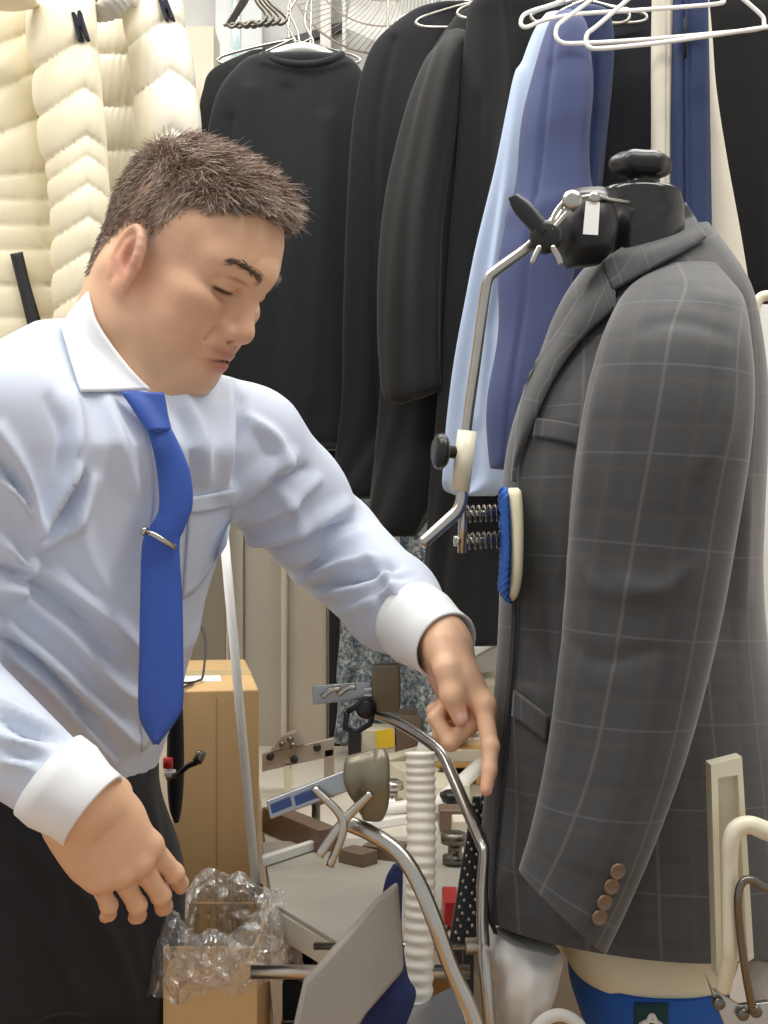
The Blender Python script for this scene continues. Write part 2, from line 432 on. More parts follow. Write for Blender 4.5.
def mat_plaid():
    m = bpy.data.materials.new('windowpane_check_wool'); m.use_nodes = True; t = NT(m); b = t.n['Principled BSDF']
    b.inputs['Roughness'].default_value = .85; b.inputs['Sheen Weight'].default_value = .35; b.inputs['Sheen Roughness'].default_value = .4
    uv = t.new('ShaderNodeTexCoord').outputs['UV']; sp = t.new('ShaderNodeSeparateXYZ'); t.link(uv, sp.inputs[0])
    nz = t.new('ShaderNodeTexNoise'); nz.inputs['Scale'].default_value = 900; t.link(uv, nz.inputs['Vector'])
    def line(o, period, off, w):
        f = t.math('FRACT', t.math('MULTIPLY_ADD', o, 1/period, off)); d = t.math('ABSOLUTE', t.math('SUBTRACT', f, .5))
        mr = t.new('ShaderNodeMapRange'); mr.interpolation_type = 'SMOOTHSTEP'
        t.link(d, mr.inputs[0]); mr.inputs[1].default_value = w/period; mr.inputs[2].default_value = .35*w/period
        mr.inputs[3].default_value = 0; mr.inputs[4].default_value = 1; return mr.outputs[0]
    u, v = sp.outputs[0], sp.outputs[1]
    l1 = t.math('MAXIMUM', line(u, .070, PLU, .0022), line(v, .081, PLV, .0015))
    l2 = t.math('MAXIMUM', line(u, .070, PLU+.33, .010), line(v, .081, PLV+.4, .009))
    base = t.mix(t.math('MULTIPLY', l2, .30), lin((66,67,69)), lin((50,52,56)))
    l3 = t.math('MAXIMUM', line(u, .035, PLU+.5, .004), line(v, .0405, PLV+.5, .004))
    base = t.mix(t.math('MULTIPLY', l3, .25), base, lin((82,75,70)))
    base = t.mix(t.math('MULTIPLY', l1, .17), base, lin((138,140,143)))
    cc = t.new('ShaderNodeCombineColor'); f = t.math('MULTIPLY_ADD', nz.outputs[0], .7, .65)
    for i in range(3): t.link(f, cc.inputs[i])
    t.link(t.mix(1.0, base, cc.outputs[0], 'MULTIPLY'), b.inputs['Base Color'])
    bu = t.new('ShaderNodeBump'); bu.inputs['Strength'].default_value = .25; bu.inputs['Distance'].default_value = .001
    t.link(nz.outputs[0], bu.inputs['Height']); t.link(bu.outputs[0], b.inputs['Normal'])
    return m
PLU, PLV = .0, .35
M_plaid = mat_plaid()
M_jlining = mat('dark_felt', (40,41,44), rough=.9, var=.08, bump=.2, bs=700, sheen=.2)
M_button = mat('horn_button', (116,96,78), rough=.25, var=.2, vs=200)

def mat_poly(name='clear_polythene'):
    m = bpy.data.materials.new(name); m.use_nodes = True; t = NT(m); t.n.remove(t.n['Principled BSDF'])
    co = t.new('ShaderNodeTexCoord').outputs['Object']; n = t.new('ShaderNodeTexNoise'); n.inputs['Scale'].default_value = 30; n.inputs['Detail'].default_value = 6
    n.inputs['Distortion'].default_value = 1.5
    t.link(co, n.inputs['Vector']); vo = t.new('ShaderNodeTexVoronoi'); vo.feature = 'DISTANCE_TO_EDGE'; vo.inputs['Scale'].default_value = 42; t.link(co, vo.inputs['Vector'])
    h = t.math('ADD', n.outputs[0], t.math('MULTIPLY', vo.outputs[0], -.8))
    bu = t.new('ShaderNodeBump'); bu.inputs['Strength'].default_value = 1; bu.inputs['Distance'].default_value = .03; t.link(h, bu.inputs['Height'])
    tr = t.new('ShaderNodeBsdfTransparent'); tr.inputs[0].default_value = (.96, .96, .95, 1)
    gl = t.new('ShaderNodeBsdfGlossy'); gl.inputs['Roughness'].default_value = .22; gl.inputs['Color'].default_value = (1, 1, 1, 1); t.link(bu.outputs[0], gl.inputs['Normal'])
    fr = t.new('ShaderNodeFresnel'); fr.inputs[0].default_value = 1.55; t.link(bu.outputs[0], fr.inputs['Normal'])
    mx = t.new('ShaderNodeMixShader'); t.link(t.math('MINIMUM', t.math('MULTIPLY_ADD', fr.outputs[0], .75, .0), .6), mx.inputs[0]); t.link(tr.outputs[0], mx.inputs[1]); t.link(gl.outputs[0], mx.inputs[2])
    df = t.new('ShaderNodeBsdfTranslucent'); df.inputs[0].default_value = (.95, .95, .93, 1); dd = t.new('ShaderNodeBsdfDiffuse'); dd.inputs[0].default_value = (.95, .95, .93, 1)
    m1 = t.new('ShaderNodeMixShader'); t.link(df.outputs[0], m1.inputs[1]); t.link(dd.outputs[0], m1.inputs[2]); m2 = t.new('ShaderNodeMixShader'); m2.inputs[0].default_value = .10
    t.link(mx.outputs[0], m2.inputs[1]); t.link(m1.outputs[0], m2.inputs[2]); t.link(m2.outputs[0], t.n['Material Output'].inputs[0]); return m
M_poly = mat_poly()
def mat_foil():
    m = bpy.data.materials.new('speckled_print_cloth'); m.use_nodes = True; t = NT(m); b = t.n['Principled BSDF']; b.inputs['Roughness'].default_value = .3
    co = t.new('ShaderNodeTexCoord').outputs['Object']; n = t.new('ShaderNodeTexNoise'); n.inputs['Scale'].default_value = 110; n.inputs['Detail'].default_value = 6; n.inputs['Roughness'].default_value = .75
    t.link(co, n.inputs['Vector']); r = t.new('ShaderNodeValToRGB'); t.link(n.outputs[0], r.inputs[0]); e = r.color_ramp.elements
    e[0].position = .36; e[0].color = lin((40,48,56)); e[1].position = .62; e[1].color = lin((214,222,226))
    for p, c in ((.44, (84,100,116)), (.50, (128,140,146)), (.545, (150,160,160))): q = e.new(p); q.color = lin(c)
    t.link(r.outputs[0], b.inputs['Base Color']); bu = t.new('ShaderNodeBump'); bu.inputs['Strength'].default_value = .5; bu.inputs['Distance'].default_value = .004
    t.link(n.outputs[0], bu.inputs['Height']); t.link(bu.outputs[0], b.inputs['Normal']); return m
M_foil = mat_foil()

# ================================================================ ROOM
struct(box('floor', (-1.9, -.6, -.1), (2.1, 3.0, 0), M_floor, bev=0))
struct(box('wall_back', (-1.9, 2.9, 0), (2.1, 3.0, 2.8), M_wall, bev=0))
struct(box('wall_left', (-2.0, -.6, 0), (-1.9, 3.0, 2.8), M_wall, bev=0))
struct(box('wall_right', (2.1, -.6, 0), (2.2, 3.0, 2.8), M_wall, bev=0))
struct(box('ceiling', (-1.9, -.6, 2.8), (2.1, 3.0, 2.9), M_ceil, bev=0))
# black picture rail sloping across the back wall (seen above the sweater)
a = P(246, 53, 2.88); b = P(350, 22, 2.88)
struct(link('trim_1', *prismv([P(235, 57, 2.899), P(345, 24, 2.899), P(345, 32, 2.899), P(235, 65, 2.899)], (0, -.02, 0)), M_plast, smooth=False))
# window blind strips at the back, left of the sweatshirt
struct(pbox('window_1', 215, -140, 262, 640, 2.86, .035, mat('window_frame', (232,238,238), rough=.4)))
M_glass = mat('window_glass', (196,222,224), rough=.08, spec=.8)
struct(pbox('window_2', 232, -140, 240, 640, 2.852, .01, M_glass))
struct(pbox('trim_2', 320, -140, 331, 200, 2.84, .05, M_whitep)); struct(pbox('trim_3', 342, -140, 346, 200, 2.84, .05, M_whitep))

# partition with folding panels behind the man
pt0 = thing('partition_screen', 'tall pale grey folding panels standing behind the white pole', 'partition', (P(262, 512, 2.62)[0], 2.62, 0))
def panel(x0, x1, Y, mt, nm='panel', d=.03):
    a = P(x0, 0, Y)[0]; b = P(x1, 0, Y)[0]; return box(nm, (a, Y, .02), (b, Y+d, 1.42), mt, pt0, bev=.003)
panel(150, 226, 2.60, M_panel_d); panel(227, 243, 2.62, M_panel); panel(244, 282, 2.63, M_panel)
panel(281, 287, 2.615, M_strip, 'edge_strip', .02); panel(288, 327, 2.63, M_strip); panel(328, 334, 2.62, M_panel_d, 'edge_strip', .03)
panel(226, 228, 2.60, M_strip, 'edge_strip', .03)
box('foot_rail', (P(150, 0, 2.6)[0], 2.59, 0), (P(336, 0, 2.6)[0], 2.68, .04), M_bracket, pt0)
# cream boxes on the ledge, top left
o = pbox('storage_box', 178, 26, 214, 1138, 2.70, .1, M_strip); tag(o, 'plain cream board standing upright behind the down jackets', 'board')
o = pbox('door_frame_board', 200, 74, 222, 1140, 2.66, .03, M_strip); tag(o, 'narrow cream upright slat beside the black sweatshirt', 'slat')
for o, bot in ((bpy.data.objects['storage_box'], 0),): pass

# ================================================================ HANGING CLOTHES
random.seed(11)
RAIL = [P(-60, -60, 2.02), P(520, -60, 2.02)]
def hangrod(nm, p, q, label):
    t = thing(nm, label, 'rail', ((p[0]+q[0])/2, (p[1]+q[1])/2, 0))
    v, f = tubev([p, q], .014, 16); link('rail_tube', v, f, M_steel, t)
    for e in (p, q):
        v, f = tubev([(e[0], e[1], e[2]), (e[0], e[1], 2.8)], .010, 12); link('drop_rod', v, f, M_steel, t)
    return t
RZ = 2.27
hangrod('clothes_rail', np.array([-.98, 2.00, RZ]), np.array([-.38, 2.10, RZ]), 'steel rail carrying the cream down jackets')
hangrod('clothes_rail', np.array([-.36, 2.36, RZ]), np.array([.86, 1.62, RZ]), 'steel rail carrying the dark and blue clothes')
def railpt(Y, Z=RZ):  # point on the slanted rail at depth Y
    t = (2.36-Y)/(2.36-1.62); return np.array([-.36+1.22*t, Y, RZ])
def hanger(t, apex, wl, wr, Y, drop, m=M_steel, r=.0022, name='hanging_hook'):
    """wire hanger with hook; apex at world point"""
    ax, ay, az = apex
    hook = [(ax+.018*math.cos(a)+0, ay, RZ+.012+.0*a+.018*math.sin(a)) for a in np.linspace(-.6, math.pi+.3, 9)]
    pts = hook[::-1]
    v1 = tubev([(ax-.018, ay, RZ)] + hook[::-1][1:-1]+[(ax+.012, ay, RZ-.02), (ax, ay, az+.03), (ax, ay, az)], r, 8, 60)
    v2 = tubev([(ax, ay, az), (ax-wl*.5, ay, az-drop*.42), (ax-wl, ay, az-drop), (ax-wl+.01, ay, az-drop-.012), (ax, ay, az-drop-.012), (ax+wr-.01, ay, az-drop-.012), (ax+wr, ay, az-drop), (ax+wr*.5, ay, az-drop*.42), (ax, ay, az)], r*1.2, 8, 90)
    return link(name, *join(v1, v2), m, t)

def garment(name, label, cat, L, Y, T, m, group=None, fold=(.004, 55, 0, 3), ex=2.2, seam=None, n=120, mm=110, hang=True, hk=None, extra=None):
    """L rows (py, xl, xr)"""
    R = [(xl, py, xr, py, Y, T if len(q) == 0 else q[0]) for (py, xl, xr, *q) in L]
    x0 = (L[0][1]+L[0][2])/2; top = P(x0, L[0][0], Y)
    t = thing(name, label, cat, (top[0], Y, top[2]), group)
    fd = folds(fold[0], fold[1], fold[2], fold[3], top=.35)
    def dd(U, V, X, Yp, th):
        r = fd(U, V, X, Yp, th)
        if seam:
            for pts, w, h in seam:
                K = catmull(np.array(pts, float), 24); b = np.full(X.shape, 1e9)
                for i in range(len(K)-1):
                    a, c = K[i], K[i+1]; ab = c-a; l2 = ab@ab+1e-9; q = np.clip(((X-a[0])*ab[0]+(Yp-a[1])*ab[1])/l2, 0, 1)
                    b = np.minimum(b, np.hypot(X-a[0]-q*ab[0], Yp-a[1]-q*ab[1]))
                r = r+h*np.exp(-(b/w)**2)*(np.sin(th) < 0.2)
        return r
    o = loft('cloth', R, m, t, n=n, m=mm, disp=dd, ex=ex)
    return t, o

t, o = garment('black_shirt', 'black garment peeping out at the left edge of the charcoal sweatshirt', 'shirt', [(52,248,330),(70,212,340),(90,203,345),(115,199,345),(170,200,345),(300,205,345),(440,215,345)], 2.30, .02, M_blk, fold=(.002, 40, 1, 3))
hanger(t, (t.location.x, 2.30, P(0,40,2.30)[2]), .12, .12, 2.3, .03)
# sweatshirt
t, o = garment('sweatshirt', 'plain charcoal crew-neck sweatshirt on a white plastic hanger', 'sweatshirt',
    [(54,258,340,.012),(60,246,352),(72,232,362),(90,219,368),(115,211,370),(150,206,372),(220,207,374),(300,212,374),(380,216,374),(440,218,374),(449,219,374),(450,222,370,.02)], 2.22, .035, M_char,
    fold=(.0035, 38, .5, 2.5), seam=[([(264,62),(290,68),(320,69),(345,62)], 3, .003), ([(250,90),(240,160),(238,230)], 9, .006), ([(286,90),(282,200),(276,330),(280,430)], 7, -.005), ([(215,441),(300,441),(370,441)], 1.6, -.004), ([(325,120),(318,260),(312,400)], 9, .005), ([(228,120),(222,240)], 6, -.005)])
nb = []
for a in np.linspace(0, 2*np.pi, 41)[:-1]:
    c = P(303, 56, 2.205); nb.append(c+np.array([.066*math.cos(a), .022*math.sin(a), +.012*math.cos(a)**2-.010+.012*math.sin(a)]))
v, f = tubev(np.array(nb+nb[:2]), .0065, 10, None, False); link('neck_rib', v, f, M_char, t)
hg = thing('plastic_hanger', 'white plastic hanger holding the charcoal sweatshirt', 'hanger', P(300, 50, 2.22))
link('bar', *tubev([P(255,66,2.22), P(275,54,2.22), P(300,48,2.22), P(322,52,2.22), P(345,64,2.22)], [.006,.008,.009,.008,.006], 12, 30), M_whitep, hg)
link('hook', *tubev([P(300,48,2.22), P(297,30,2.22), P(290,12,2.22), P(296,-2,2.22), (P(300,0,2.22)[0], 2.22, RZ-.02), (P(306,0,2.22)[0], 2.22, RZ+.02), (P(298,0,2.22)[0], 2.22, RZ+.025)], .002, 8, 40), M_steel, hg)
# garment under the sweatshirt hem
t, o = garment('black_skirt', 'black cloth hanging low under the hem of the charcoal sweatshirt', 'garment', [(400,235,350),(440,240,350),(480,262,350),(492,285,348)], 2.32, .02, M_blk, fold=(.003, 60, 0, 2))
hanger(t, (P(305,0,2.32)[0], 2.32, 1.62), .07, .05, 2.32, .03)
# jackets
t, o = garment('suit_jacket', 'navy-black suit jacket hanging right beside the charcoal sweatshirt', 'jacket',
    [(8,440,482,.02),(12,415,500),(24,395,505),(45,374,508),(75,361,510),(110,354,510),(160,349,510),(230,345,510),(310,342,510),(380,341,508),(440,339,480),(492,338,388),(499,345,384,.01)], 2.12, .045, M_navyblk,
    fold=(.004, 40, 2, 2.2), seam=[([(392,40),(376,120),(372,250),(378,480)], 5, -.006), ([(440,30),(410,120)], 8, .004)])
hanger(t, (t.location.x, 2.12, P(0,0,2.12)[2]), .1, .1, 2.12, .03)
t, o = garment('wool_jacket', 'soft black wool jacket with its sleeve hanging forward between the darker jackets', 'jacket',
    [(6,466,500,.015),(16,456,525),(32,444,530),(60,428,532),(100,412,532),(150,398,532),(210,386,532),(270,380,530),(330,381,520),(380,384,505),(450,378,470),(528,366,424),(536,372,418,.01)], 2.03, .04, M_blk,
    fold=(.004, 40, 1, 2.2))
o.name = 'jacket_body'
loft('sleeve', [(446,30,470,36,2.00,.015),(430,55,470,60,1.975,.04),(412,100,466,105,1.965,.045),(398,150,460,160,1.96,.045),(385,215,452,228,1.955,.045),(379,290,449,300,1.95,.042),(380,350,447,352,1.95,.038),(386,396,446,384,1.95,.034),(400,404,444,390,1.95,.02)],
     M_black2, t, n=90, m=90, disp=folds(.004, 60, .4, 8), ex=2)
hanger(t, (t.location.x, 2.03, P(0,0,2.03)[2]), .1, .1, 2.03, .03)
t, o = garment('long_coat', 'long black coat hanging down behind the light blue shirt', 'coat',
    [(-6,486,540,.02),(4,470,570),(30,466,590),(80,462,600),(150,459,600),(240,452,600),(330,446,590),(420,440,570),(480,434,560),(540,430,540),(600,425,530),(640,424,530),(643,430,520,.01)], 1.94, .04, M_blk,
    fold=(.005, 45, 2.6, 1.5), seam=[([(505,0),(512,80),(500,170)], 5, .005), ([(478,100),(470,300),(466,420)], 6, -.005)])
hanger(t, (t.location.x, 1.94, P(0,-10,1.94)[2]), .08, .12, 1.94, .03)
# light blue shirt
t, o = garment('dress_shirt', 'light blue dress shirt hanging behind the slate blue jacket sleeve', 'shirt',
    [(14,545,575,.012),(30,534,590),(70,520,592),(110,509,592),(170,496,590),(240,479,580),(300,467,570),(360,456,560),(420,449,550),(470,445,548),(486,447,530),(494,452,502,.02),(496,458,496,.006)], 1.86, .025, M_lblue,
    fold=(.0045, 60, 1, 2.5), seam=[([(520,70),(500,220),(478,420)], 5, .005), ([(512,200),(490,330)], 4, -.004)])
hanger(t, (t.location.x+.02, 1.86, P(0,0,1.86)[2]), .06, .1, 1.86, .02)
# slate blue jacket : body + sleeve
t, o = garment('blue_jacket', 'slate blue suit jacket hanging with its sleeve hanging forward', 'jacket',
    [(8,572,600,.015),(16,562,610),(40,556,614),(80,552,612),(140,550,606),(200,548,600),(260,540,590),(330,520,575),(390,510,556),(425,506,534),(432,510,526,.01)], 1.83, .03, M_blue2,
    fold=(.004, 50, 1.6, 2.5), seam=[([(596,60),(594,120),(588,180),(575,230),(560,300),(535,380)], 3, -.006)])
o.name = 'jacket_body'
loft('sleeve', [(552,18,572,12,1.80,.02),(546,30,586,26,1.785,.032),(534,70,592,74,1.775,.040),(524,115,592,118,1.77,.042),(513,180,588,184,1.765,.042),(503,250,580,256,1.76,.042),(497,310,566,318,1.755,.04),(492,370,545,378,1.755,.036),(488,430,530,436,1.755,.034),(487,464,520,468,1.755,.032),(490,468,516,470,1.755,.015)],
     M_blue, t, n=100, m=100, ex=2.0, disp=lambda U, V, X, Y, th: .0045*np.exp(-((X-(583-.02*(Y-100)))/5)**2)*np.exp(-((Y-110)/60)**2)-.005*np.exp(-((X-551+.12*(Y-60))/3.0)**2)*(Y > 30)+.004*np.sin(Y*.045+X*.03)*np.clip((Y-60)/100, 0, 1)+.004*np.exp(-((Y-205+(X-540)*.3)/8)**2))
hanger(t, (t.location.x, 1.83, P(0,0,1.83)[2]), .04, .06, 1.83, .02)
# dark slate waistcoat with curved armhole
t, o = garment('waistcoat', 'dark slate sleeveless garment behind the white wire hangers', 'waistcoat',
    [(-16,600,690,.012),(0,594,700),(30,592,702),(90,590,704),(130,584,704),(170,572,704),(210,563,704),(280,560,700),(340,560,700)], 1.90, .025, M_dnavy,
    fold=(.0035, 40, 1, 2), seam=[([(604,40),(606,90),(600,140),(586,168),(566,185)], 3, -.005), ([(597,40),(598,90),(592,130),(576,160)], 3, .004)])
hanger(t, (P(645,0,1.90)[0], 1.90, P(0,-25,1.90)[2]), .07, .07, 1.9, .02)
t, o = garment('linen_trousers', 'narrow cream linen trouser leg hanging left of the navy trousers', 'trousers',
    [(-20,652,673,.006),(60,651,672),(130,651,671),(200,650,671),(260,650,671,.008)], 1.76, .010, M_linen, fold=(.001, 90, 1, 2), seam=[([(668,-20),(667,200)], 1.5, -.002)])
hanger(t, (P(662,0,1.76)[0], 1.76, P(0,-26,1.76)[2]), .015, .015, 1.76, .004)
t, o = garment('navy_trousers', 'navy blue pressed trousers hanging in the middle of the right side', 'trousers',
    [(-20,674,708,.008),(60,673,709),(150,672,710),(230,672,711),(330,672,713),(340,674,711,.006)], 1.75, .014, M_blue2, fold=(.0012, 110, 1, 2),
    seam=[([(683,-20),(684,200),(685,330)], 1.3, -.005), ([(689,-20),(690,200),(691,330)], 1.3, -.003)])
hanger(t, (P(690,0,1.75)[0], 1.75, P(0,-26,1.75)[2]), .02, .02, 1.75, .004)
link('hem_tag', *boxv(P(683.5,58,1.727)+[0,0,0], P(687,18,1.727)+[0,.003,0]), M_navyblk, t)
t, o = garment('linen_jacket', 'cream linen garment hanging right of the navy trousers', 'jacket',
    [(-10,690,708,.01),(40,692,712),(90,694,716),(160,696,727),(240,698,742),(300,700,752),(340,700,758),(360,702,756,.008)], 1.80, .018, M_linen, fold=(.0015, 50, 1, 2))
hanger(t, (t.location.x, 1.80, P(0,-18,1.80)[2]), .02, .02, 1.8, .004)
t, o = garment('black_coat', 'black coat hanging at the right edge, beyond the cream linen', 'coat',
    [(-10,690,770,.015),(10,680,830),(60,680,850),(150,690,850),(240,700,850),(296,715,850),(300,725,845,.01)], 1.88, .03, M_blk, fold=(.004, 40, 1, 2))
hanger(t, (t.location.x, 1.88, P(0,-18,1.88)[2]), .06, .12, 1.88, .02)

# white wire hangers in front
def whanger(label, pts, Y, apex, dY=.0):
    t = thing('wire_hanger', label, 'hanger', P(apex[0], apex[1], Y), 'white wire hangers on the right')
    link('wire_frame', *tubev([P(x, y, Y+dY*(x-apex[0])/100) for x, y in pts], .0028, 10, 120), M_whitep, t)
    a = P(apex[0], apex[1], Y)
    link('hook', *tubev([a, a+[0, 0, .03], (a[0], Y, RZ-.03), (a[0]+.018, Y, RZ-.002), (a[0], Y, RZ+.018), (a[0]-.016, Y, RZ)], .0025, 8, 40), M_whitep, t)
whanger('white wire hanger nearest the front, its bar crossing the dark clothes', [(700,-60),(662,-29),(625,2),(597,26),(588,33),(586,41),(589,47),(600,48.5),(640,45),(680,40),(768,27),(800,22),(810,16),(808,6),(770,-20),(735,-42),(700,-60)], 1.62, (700,-60), .02)
whanger('white wire hanger second from the left with rounded shoulder end', [(660,-60),(625,-30),(592,-1),(564,20),(557,27),(556,36),(561,42),(575,43.5),(640,40),(720,33),(758,29),(764,22),(756,10),(706,-30),(660,-60)], 1.665, (660,-60), .02)
whanger('white wire hanger hooked over the slate blue jacket, leftmost of the white ones', [(640,-60),(600,-26),(563,0),(532,11),(523,16),(521,24),(527,27),(545,20),(580,14),(640,10),(716,4),(722,-1),(718,-8),(690,-28),(640,-60)], 1.70, (640,-60))

# bunched wire hangers, top left
def trouser_hanger(x, dx, lab):
    t = thing('wire_hanger', lab, 'hanger', P(x, -20, 2.0), 'bunched steel hangers at the top left')
    Y = 2.0+dx*.01
    z = [(x-3,-24),(x-10-dx,0),(x-24-dx,24)]
    zig = [(x-24+dx*2+k*6.5, 24+(4 if k % 2 else 0)-k*.7) for k in range(7)]
    link('wire_frame', *tubev(pt([(a, b, Y) for a, b in z+zig+[(x+16+dx,14),(x+6,0),(x,-24)]]), .0028, 8, 90), M_dsteel, t)
    a = P(x, -24, Y); link('hook', *tubev([a, (a[0], Y, RZ-.02), (a[0]+.014, Y, RZ), (a[0], Y, RZ+.017), (a[0]-.014, Y, RZ+.004)], .002, 8, 30), M_dsteel, t)
for k in range(4): trouser_hanger(250+k*4, k*1.6, ['steel wire hanger, leftmost of the bunch at the top', 'steel wire hanger, second of the bunch at the top', 'steel wire hanger, third of the bunch at the top', 'steel wire hanger, rightmost of the bunch at the top'][k])
for k, (x, lab) in enumerate(((292, 'empty wire hanger above the left shoulder of the sweatshirt'), (310, 'empty wire hanger above the right shoulder of the sweatshirt'))):
    t = thing('wire_hanger', lab, 'hanger', P(x, 0, 2.3)); Y = 2.25+.04*k
    link('wire_frame', *tubev(pt([(x-4,12,Y),(x-5,25,Y),(x+2,38,Y),(x+8,50,Y),(x+40,62,Y),(x-40,62,Y),(x+2,38,Y)]), .002, 8, 70), M_steel, t)
    a = P(x-4, 12, Y); link('hook', *tubev([a, P(x-2,2,Y), (a[0]+.02, Y, RZ-.04), (a[0]+.01, Y, RZ+.018), (a[0]-.01, Y, RZ+.012)], .002, 8, 30), M_steel, t)

# ---------------------------------------------------------------- down jackets
def puff(seams, xc, slope, amp, wr=.0, w=1.0):
    s = np.array(seams, float)
    def f(U, V, X, Y, th):
        xcy = np.interp(Y, *xc) if isinstance(xc, tuple) else xc
        y = Y-slope*np.abs(X-xcy) if np.isscalar(slope) else Y-slope(X, Y)
        i = np.clip(np.searchsorted(s, y)-1, 0, len(s)-2); fr = np.clip((y-s[i])/(s[i+1]-s[i]), 0, 1)
        h = np.clip(4*fr*(1-fr), 0, 1)**.42
        a = amp*(s[i+1]-s[i])/40
        wrk = wr*np.sin(X*1.1+np.sin(Y*.11)*2+i*1.7)*np.exp(-fr*5)+wr*.8*np.sin(X*.8+i*2.1+Y*.05)*np.exp(-(1-fr)*4)
        return (a*h+wrk)*np.clip(-np.sin(th)*1.5+.15, .12, 1)
    return f
def patch(parent, x, y, Y, s, rot):
    # block letter M on a sleeve
    g = np.array([(-5,-14),(-5,14),(-1.6,14),(-1.6,0),(0,5),(1.6,0),(1.6,14),(5,14),(5,-14),(1.6,-14),(0,-6),(-1.6,-14)], float)*s
    c, d = math.cos(rot), math.sin(rot); g = np.stack([g[:,0]*c-g[:,1]*d, g[:,0]*d+g[:,1]*c], 1)
    v, f = prismv(pt([(x+a, y+b, Y-.006+.0002*a) for a, b in g]), (0, .022, 0)); return link('letter_patch', v, f, M_patch, parent, smooth=False)
def down_jacket(label, dx, m, Y0, body, sleeve, bs, ss, xcs):
    t = thing('down_jacket', label, 'jacket', P(body[0][0]*.5+body[0][2]*.5, body[0][1], Y0), 'cream down jackets at the left')
    loft('jacket_body', body, m, t, n=200, m=260, disp=bs, ex=2.6)
    loft('sleeve', sleeve, m, t, n=160, m=260, disp=ss, ex=2.0)
    return t
bodyA = [(-78,-30,20,-30,1.98,.04),(-92,-5,48,-5,1.98,.07),(-95,60,56,60,1.98,.08),(-95,150,62,150,1.98,.08),(-95,250,68,250,1.98,.08),(-95,350,72,350,1.98,.08),(-95,470,74,470,1.98,.075),(-93,500,72,500,1.98,.05)]
def slopeA(X, Y):
    return np.where(Y < 185, -.45*(X-10)*np.clip((185-Y)/60, 0, 1), 0)
sA = [(46,-24,70,-26,1.93,.03),(42,-6,88,-12,1.90,.05),(40,40,95,34,1.88,.06),(41,100,101,95,1.87,.062),(48,160,106,155,1.865,.06),(56,220,109,215,1.86,.06),(58,280,108,275,1.86,.058),(60,340,106,335,1.86,.055),(62,420,102,415,1.86,.05),(66,440,98,437,1.86,.03)]
A = down_jacket('cream down jacket with a black front zip, leftmost of the two', 0, M_puff, 1.98, bodyA, sA,
    puff([-60,-20,40,84,130,175,200,225,250,286,318,350,385,420,460,500], 0, slopeA, .010, .0006),
    puff([-40,40,88,135,156,184,217,252,290,325,360,400,440], ([-30,40,150,220,340], [66,80,86,88,84]), .68, .0095, .0006), None)
patch(A, 79, 24, 1.815, .95, -.25)
AB = None
v, f = tubev(pt([(16,254,1.885),(24,290,1.882),(37,335,1.88),(44,370,1.88)]), .009, 10, 30); v2 = v.copy(); 
zp = drapev([(11,254),(20,290),(31,336),(38,370)], [(22,252),(30,286),(43,330),(51,366)], BVHTree.FromPolygons([tuple(p) for p in PV(np.array([(-100,-50,1.885),(200,-50,1.885),(200,500,1.885),(-100,500,1.885)], float))], [(0,1,2,3)]), 0, n=30, m=8, bulge=.004)
solid(link('zip', zp[0], zp[1], M_zip, A, zp[2]), .004)
bodyB = [(88,-30,130,-30,2.16,.04),(70,-10,150,-10,2.16,.05),(68,40,140,40,2.16,.055),(72,110,142,110,2.16,.055),(76,200,150,200,2.16,.055),(80,330,160,330,2.16,.055),(84,470,165,470,2.16,.05),(90,480,160,480,2.16,.03)]
sB = [(134,-40,158,-44,2.08,.03),(130,-14,174,-22,2.06,.05),(131,40,186,34,2.04,.06),(137,90,195,84,2.03,.064),(142,150,201,146,2.02,.064),(140,220,202,215,2.02,.06),(142,300,202,295,2.02,.058),(146,420,196,418,2.02,.05),(150,432,190,430,2.02,.03)]
B = down_jacket('paler cream down jacket behind the head of the man, rightmost of the two', 0, M_puff2, 2.10, bodyB, sB,
    puff([-60,6,54,106,150,190,230,270,310,350,400,460], 0, lambda X, Y: 0*X, .008, .0012),
    puff([-50,17,70,128,160,195,230,270,310,350,400,440], ([-30,17,128,300], [160,168,172,172]), .75, .009, .0006), None)
patch(B, 165, 6, 1.975, .9, -.35)
hanger(A, (A.location.x+.02, 1.98, P(0,-40,1.98)[2]), .12, .1, 1.98, .04); hanger(B, (B.location.x, 2.12, P(0,-40,2.12)[2]), .05, .05, 2.12, .02)
# soft grey cap hanging between the jackets
cp = thing('cap', 'pale grey cap with stitched brim hooked between the two down jackets', 'cap', P(106, 5, 1.96))
c = P(104, -2, 1.96); V = Vox(c-.11, c+.11, .003); V.ell(c+[0, .02, .01], (.052, .05, .04), 0); V.ell(c+[0.0, .02, -.03], (.08, .08, .025), .004, cut=True); v, q = V.mesh(1); link('crown', v, q, M_cap, cp)
link('brim', *loftv([(86,14,92,22,1.90,.004),(92,10,104,20,1.89,.02),(100,4,118,14,1.885,.03),(110,-4,128,4,1.89,.03),(118,-10,130,-4,1.90,.02)], n=40, m=30, disp=lambda U, V, X, Y, th: .0012*np.sin(V*700))[:2], M_cap, cp)
link('loop', *tubev([c+[0, .02, .045], (c[0], 1.99, RZ-.01), (c[0]+.01, 2.0, RZ+.016), (c[0]-.01, 2.01, RZ+.005)], .0018, 8, 20), M_steel, cp)
o = link('folded_cloth', *loftv([(-20,-6,-10,8,1.80,.01),(0,-8,0,8,1.79,.03),(20,-8,20,7,1.79,.03),(34,-6,36,4,1.80,.02),(38,-3,38,0,1.80,.004)], n=40, m=40)[:2], M_puff, A); o.name = 'hood_edge'

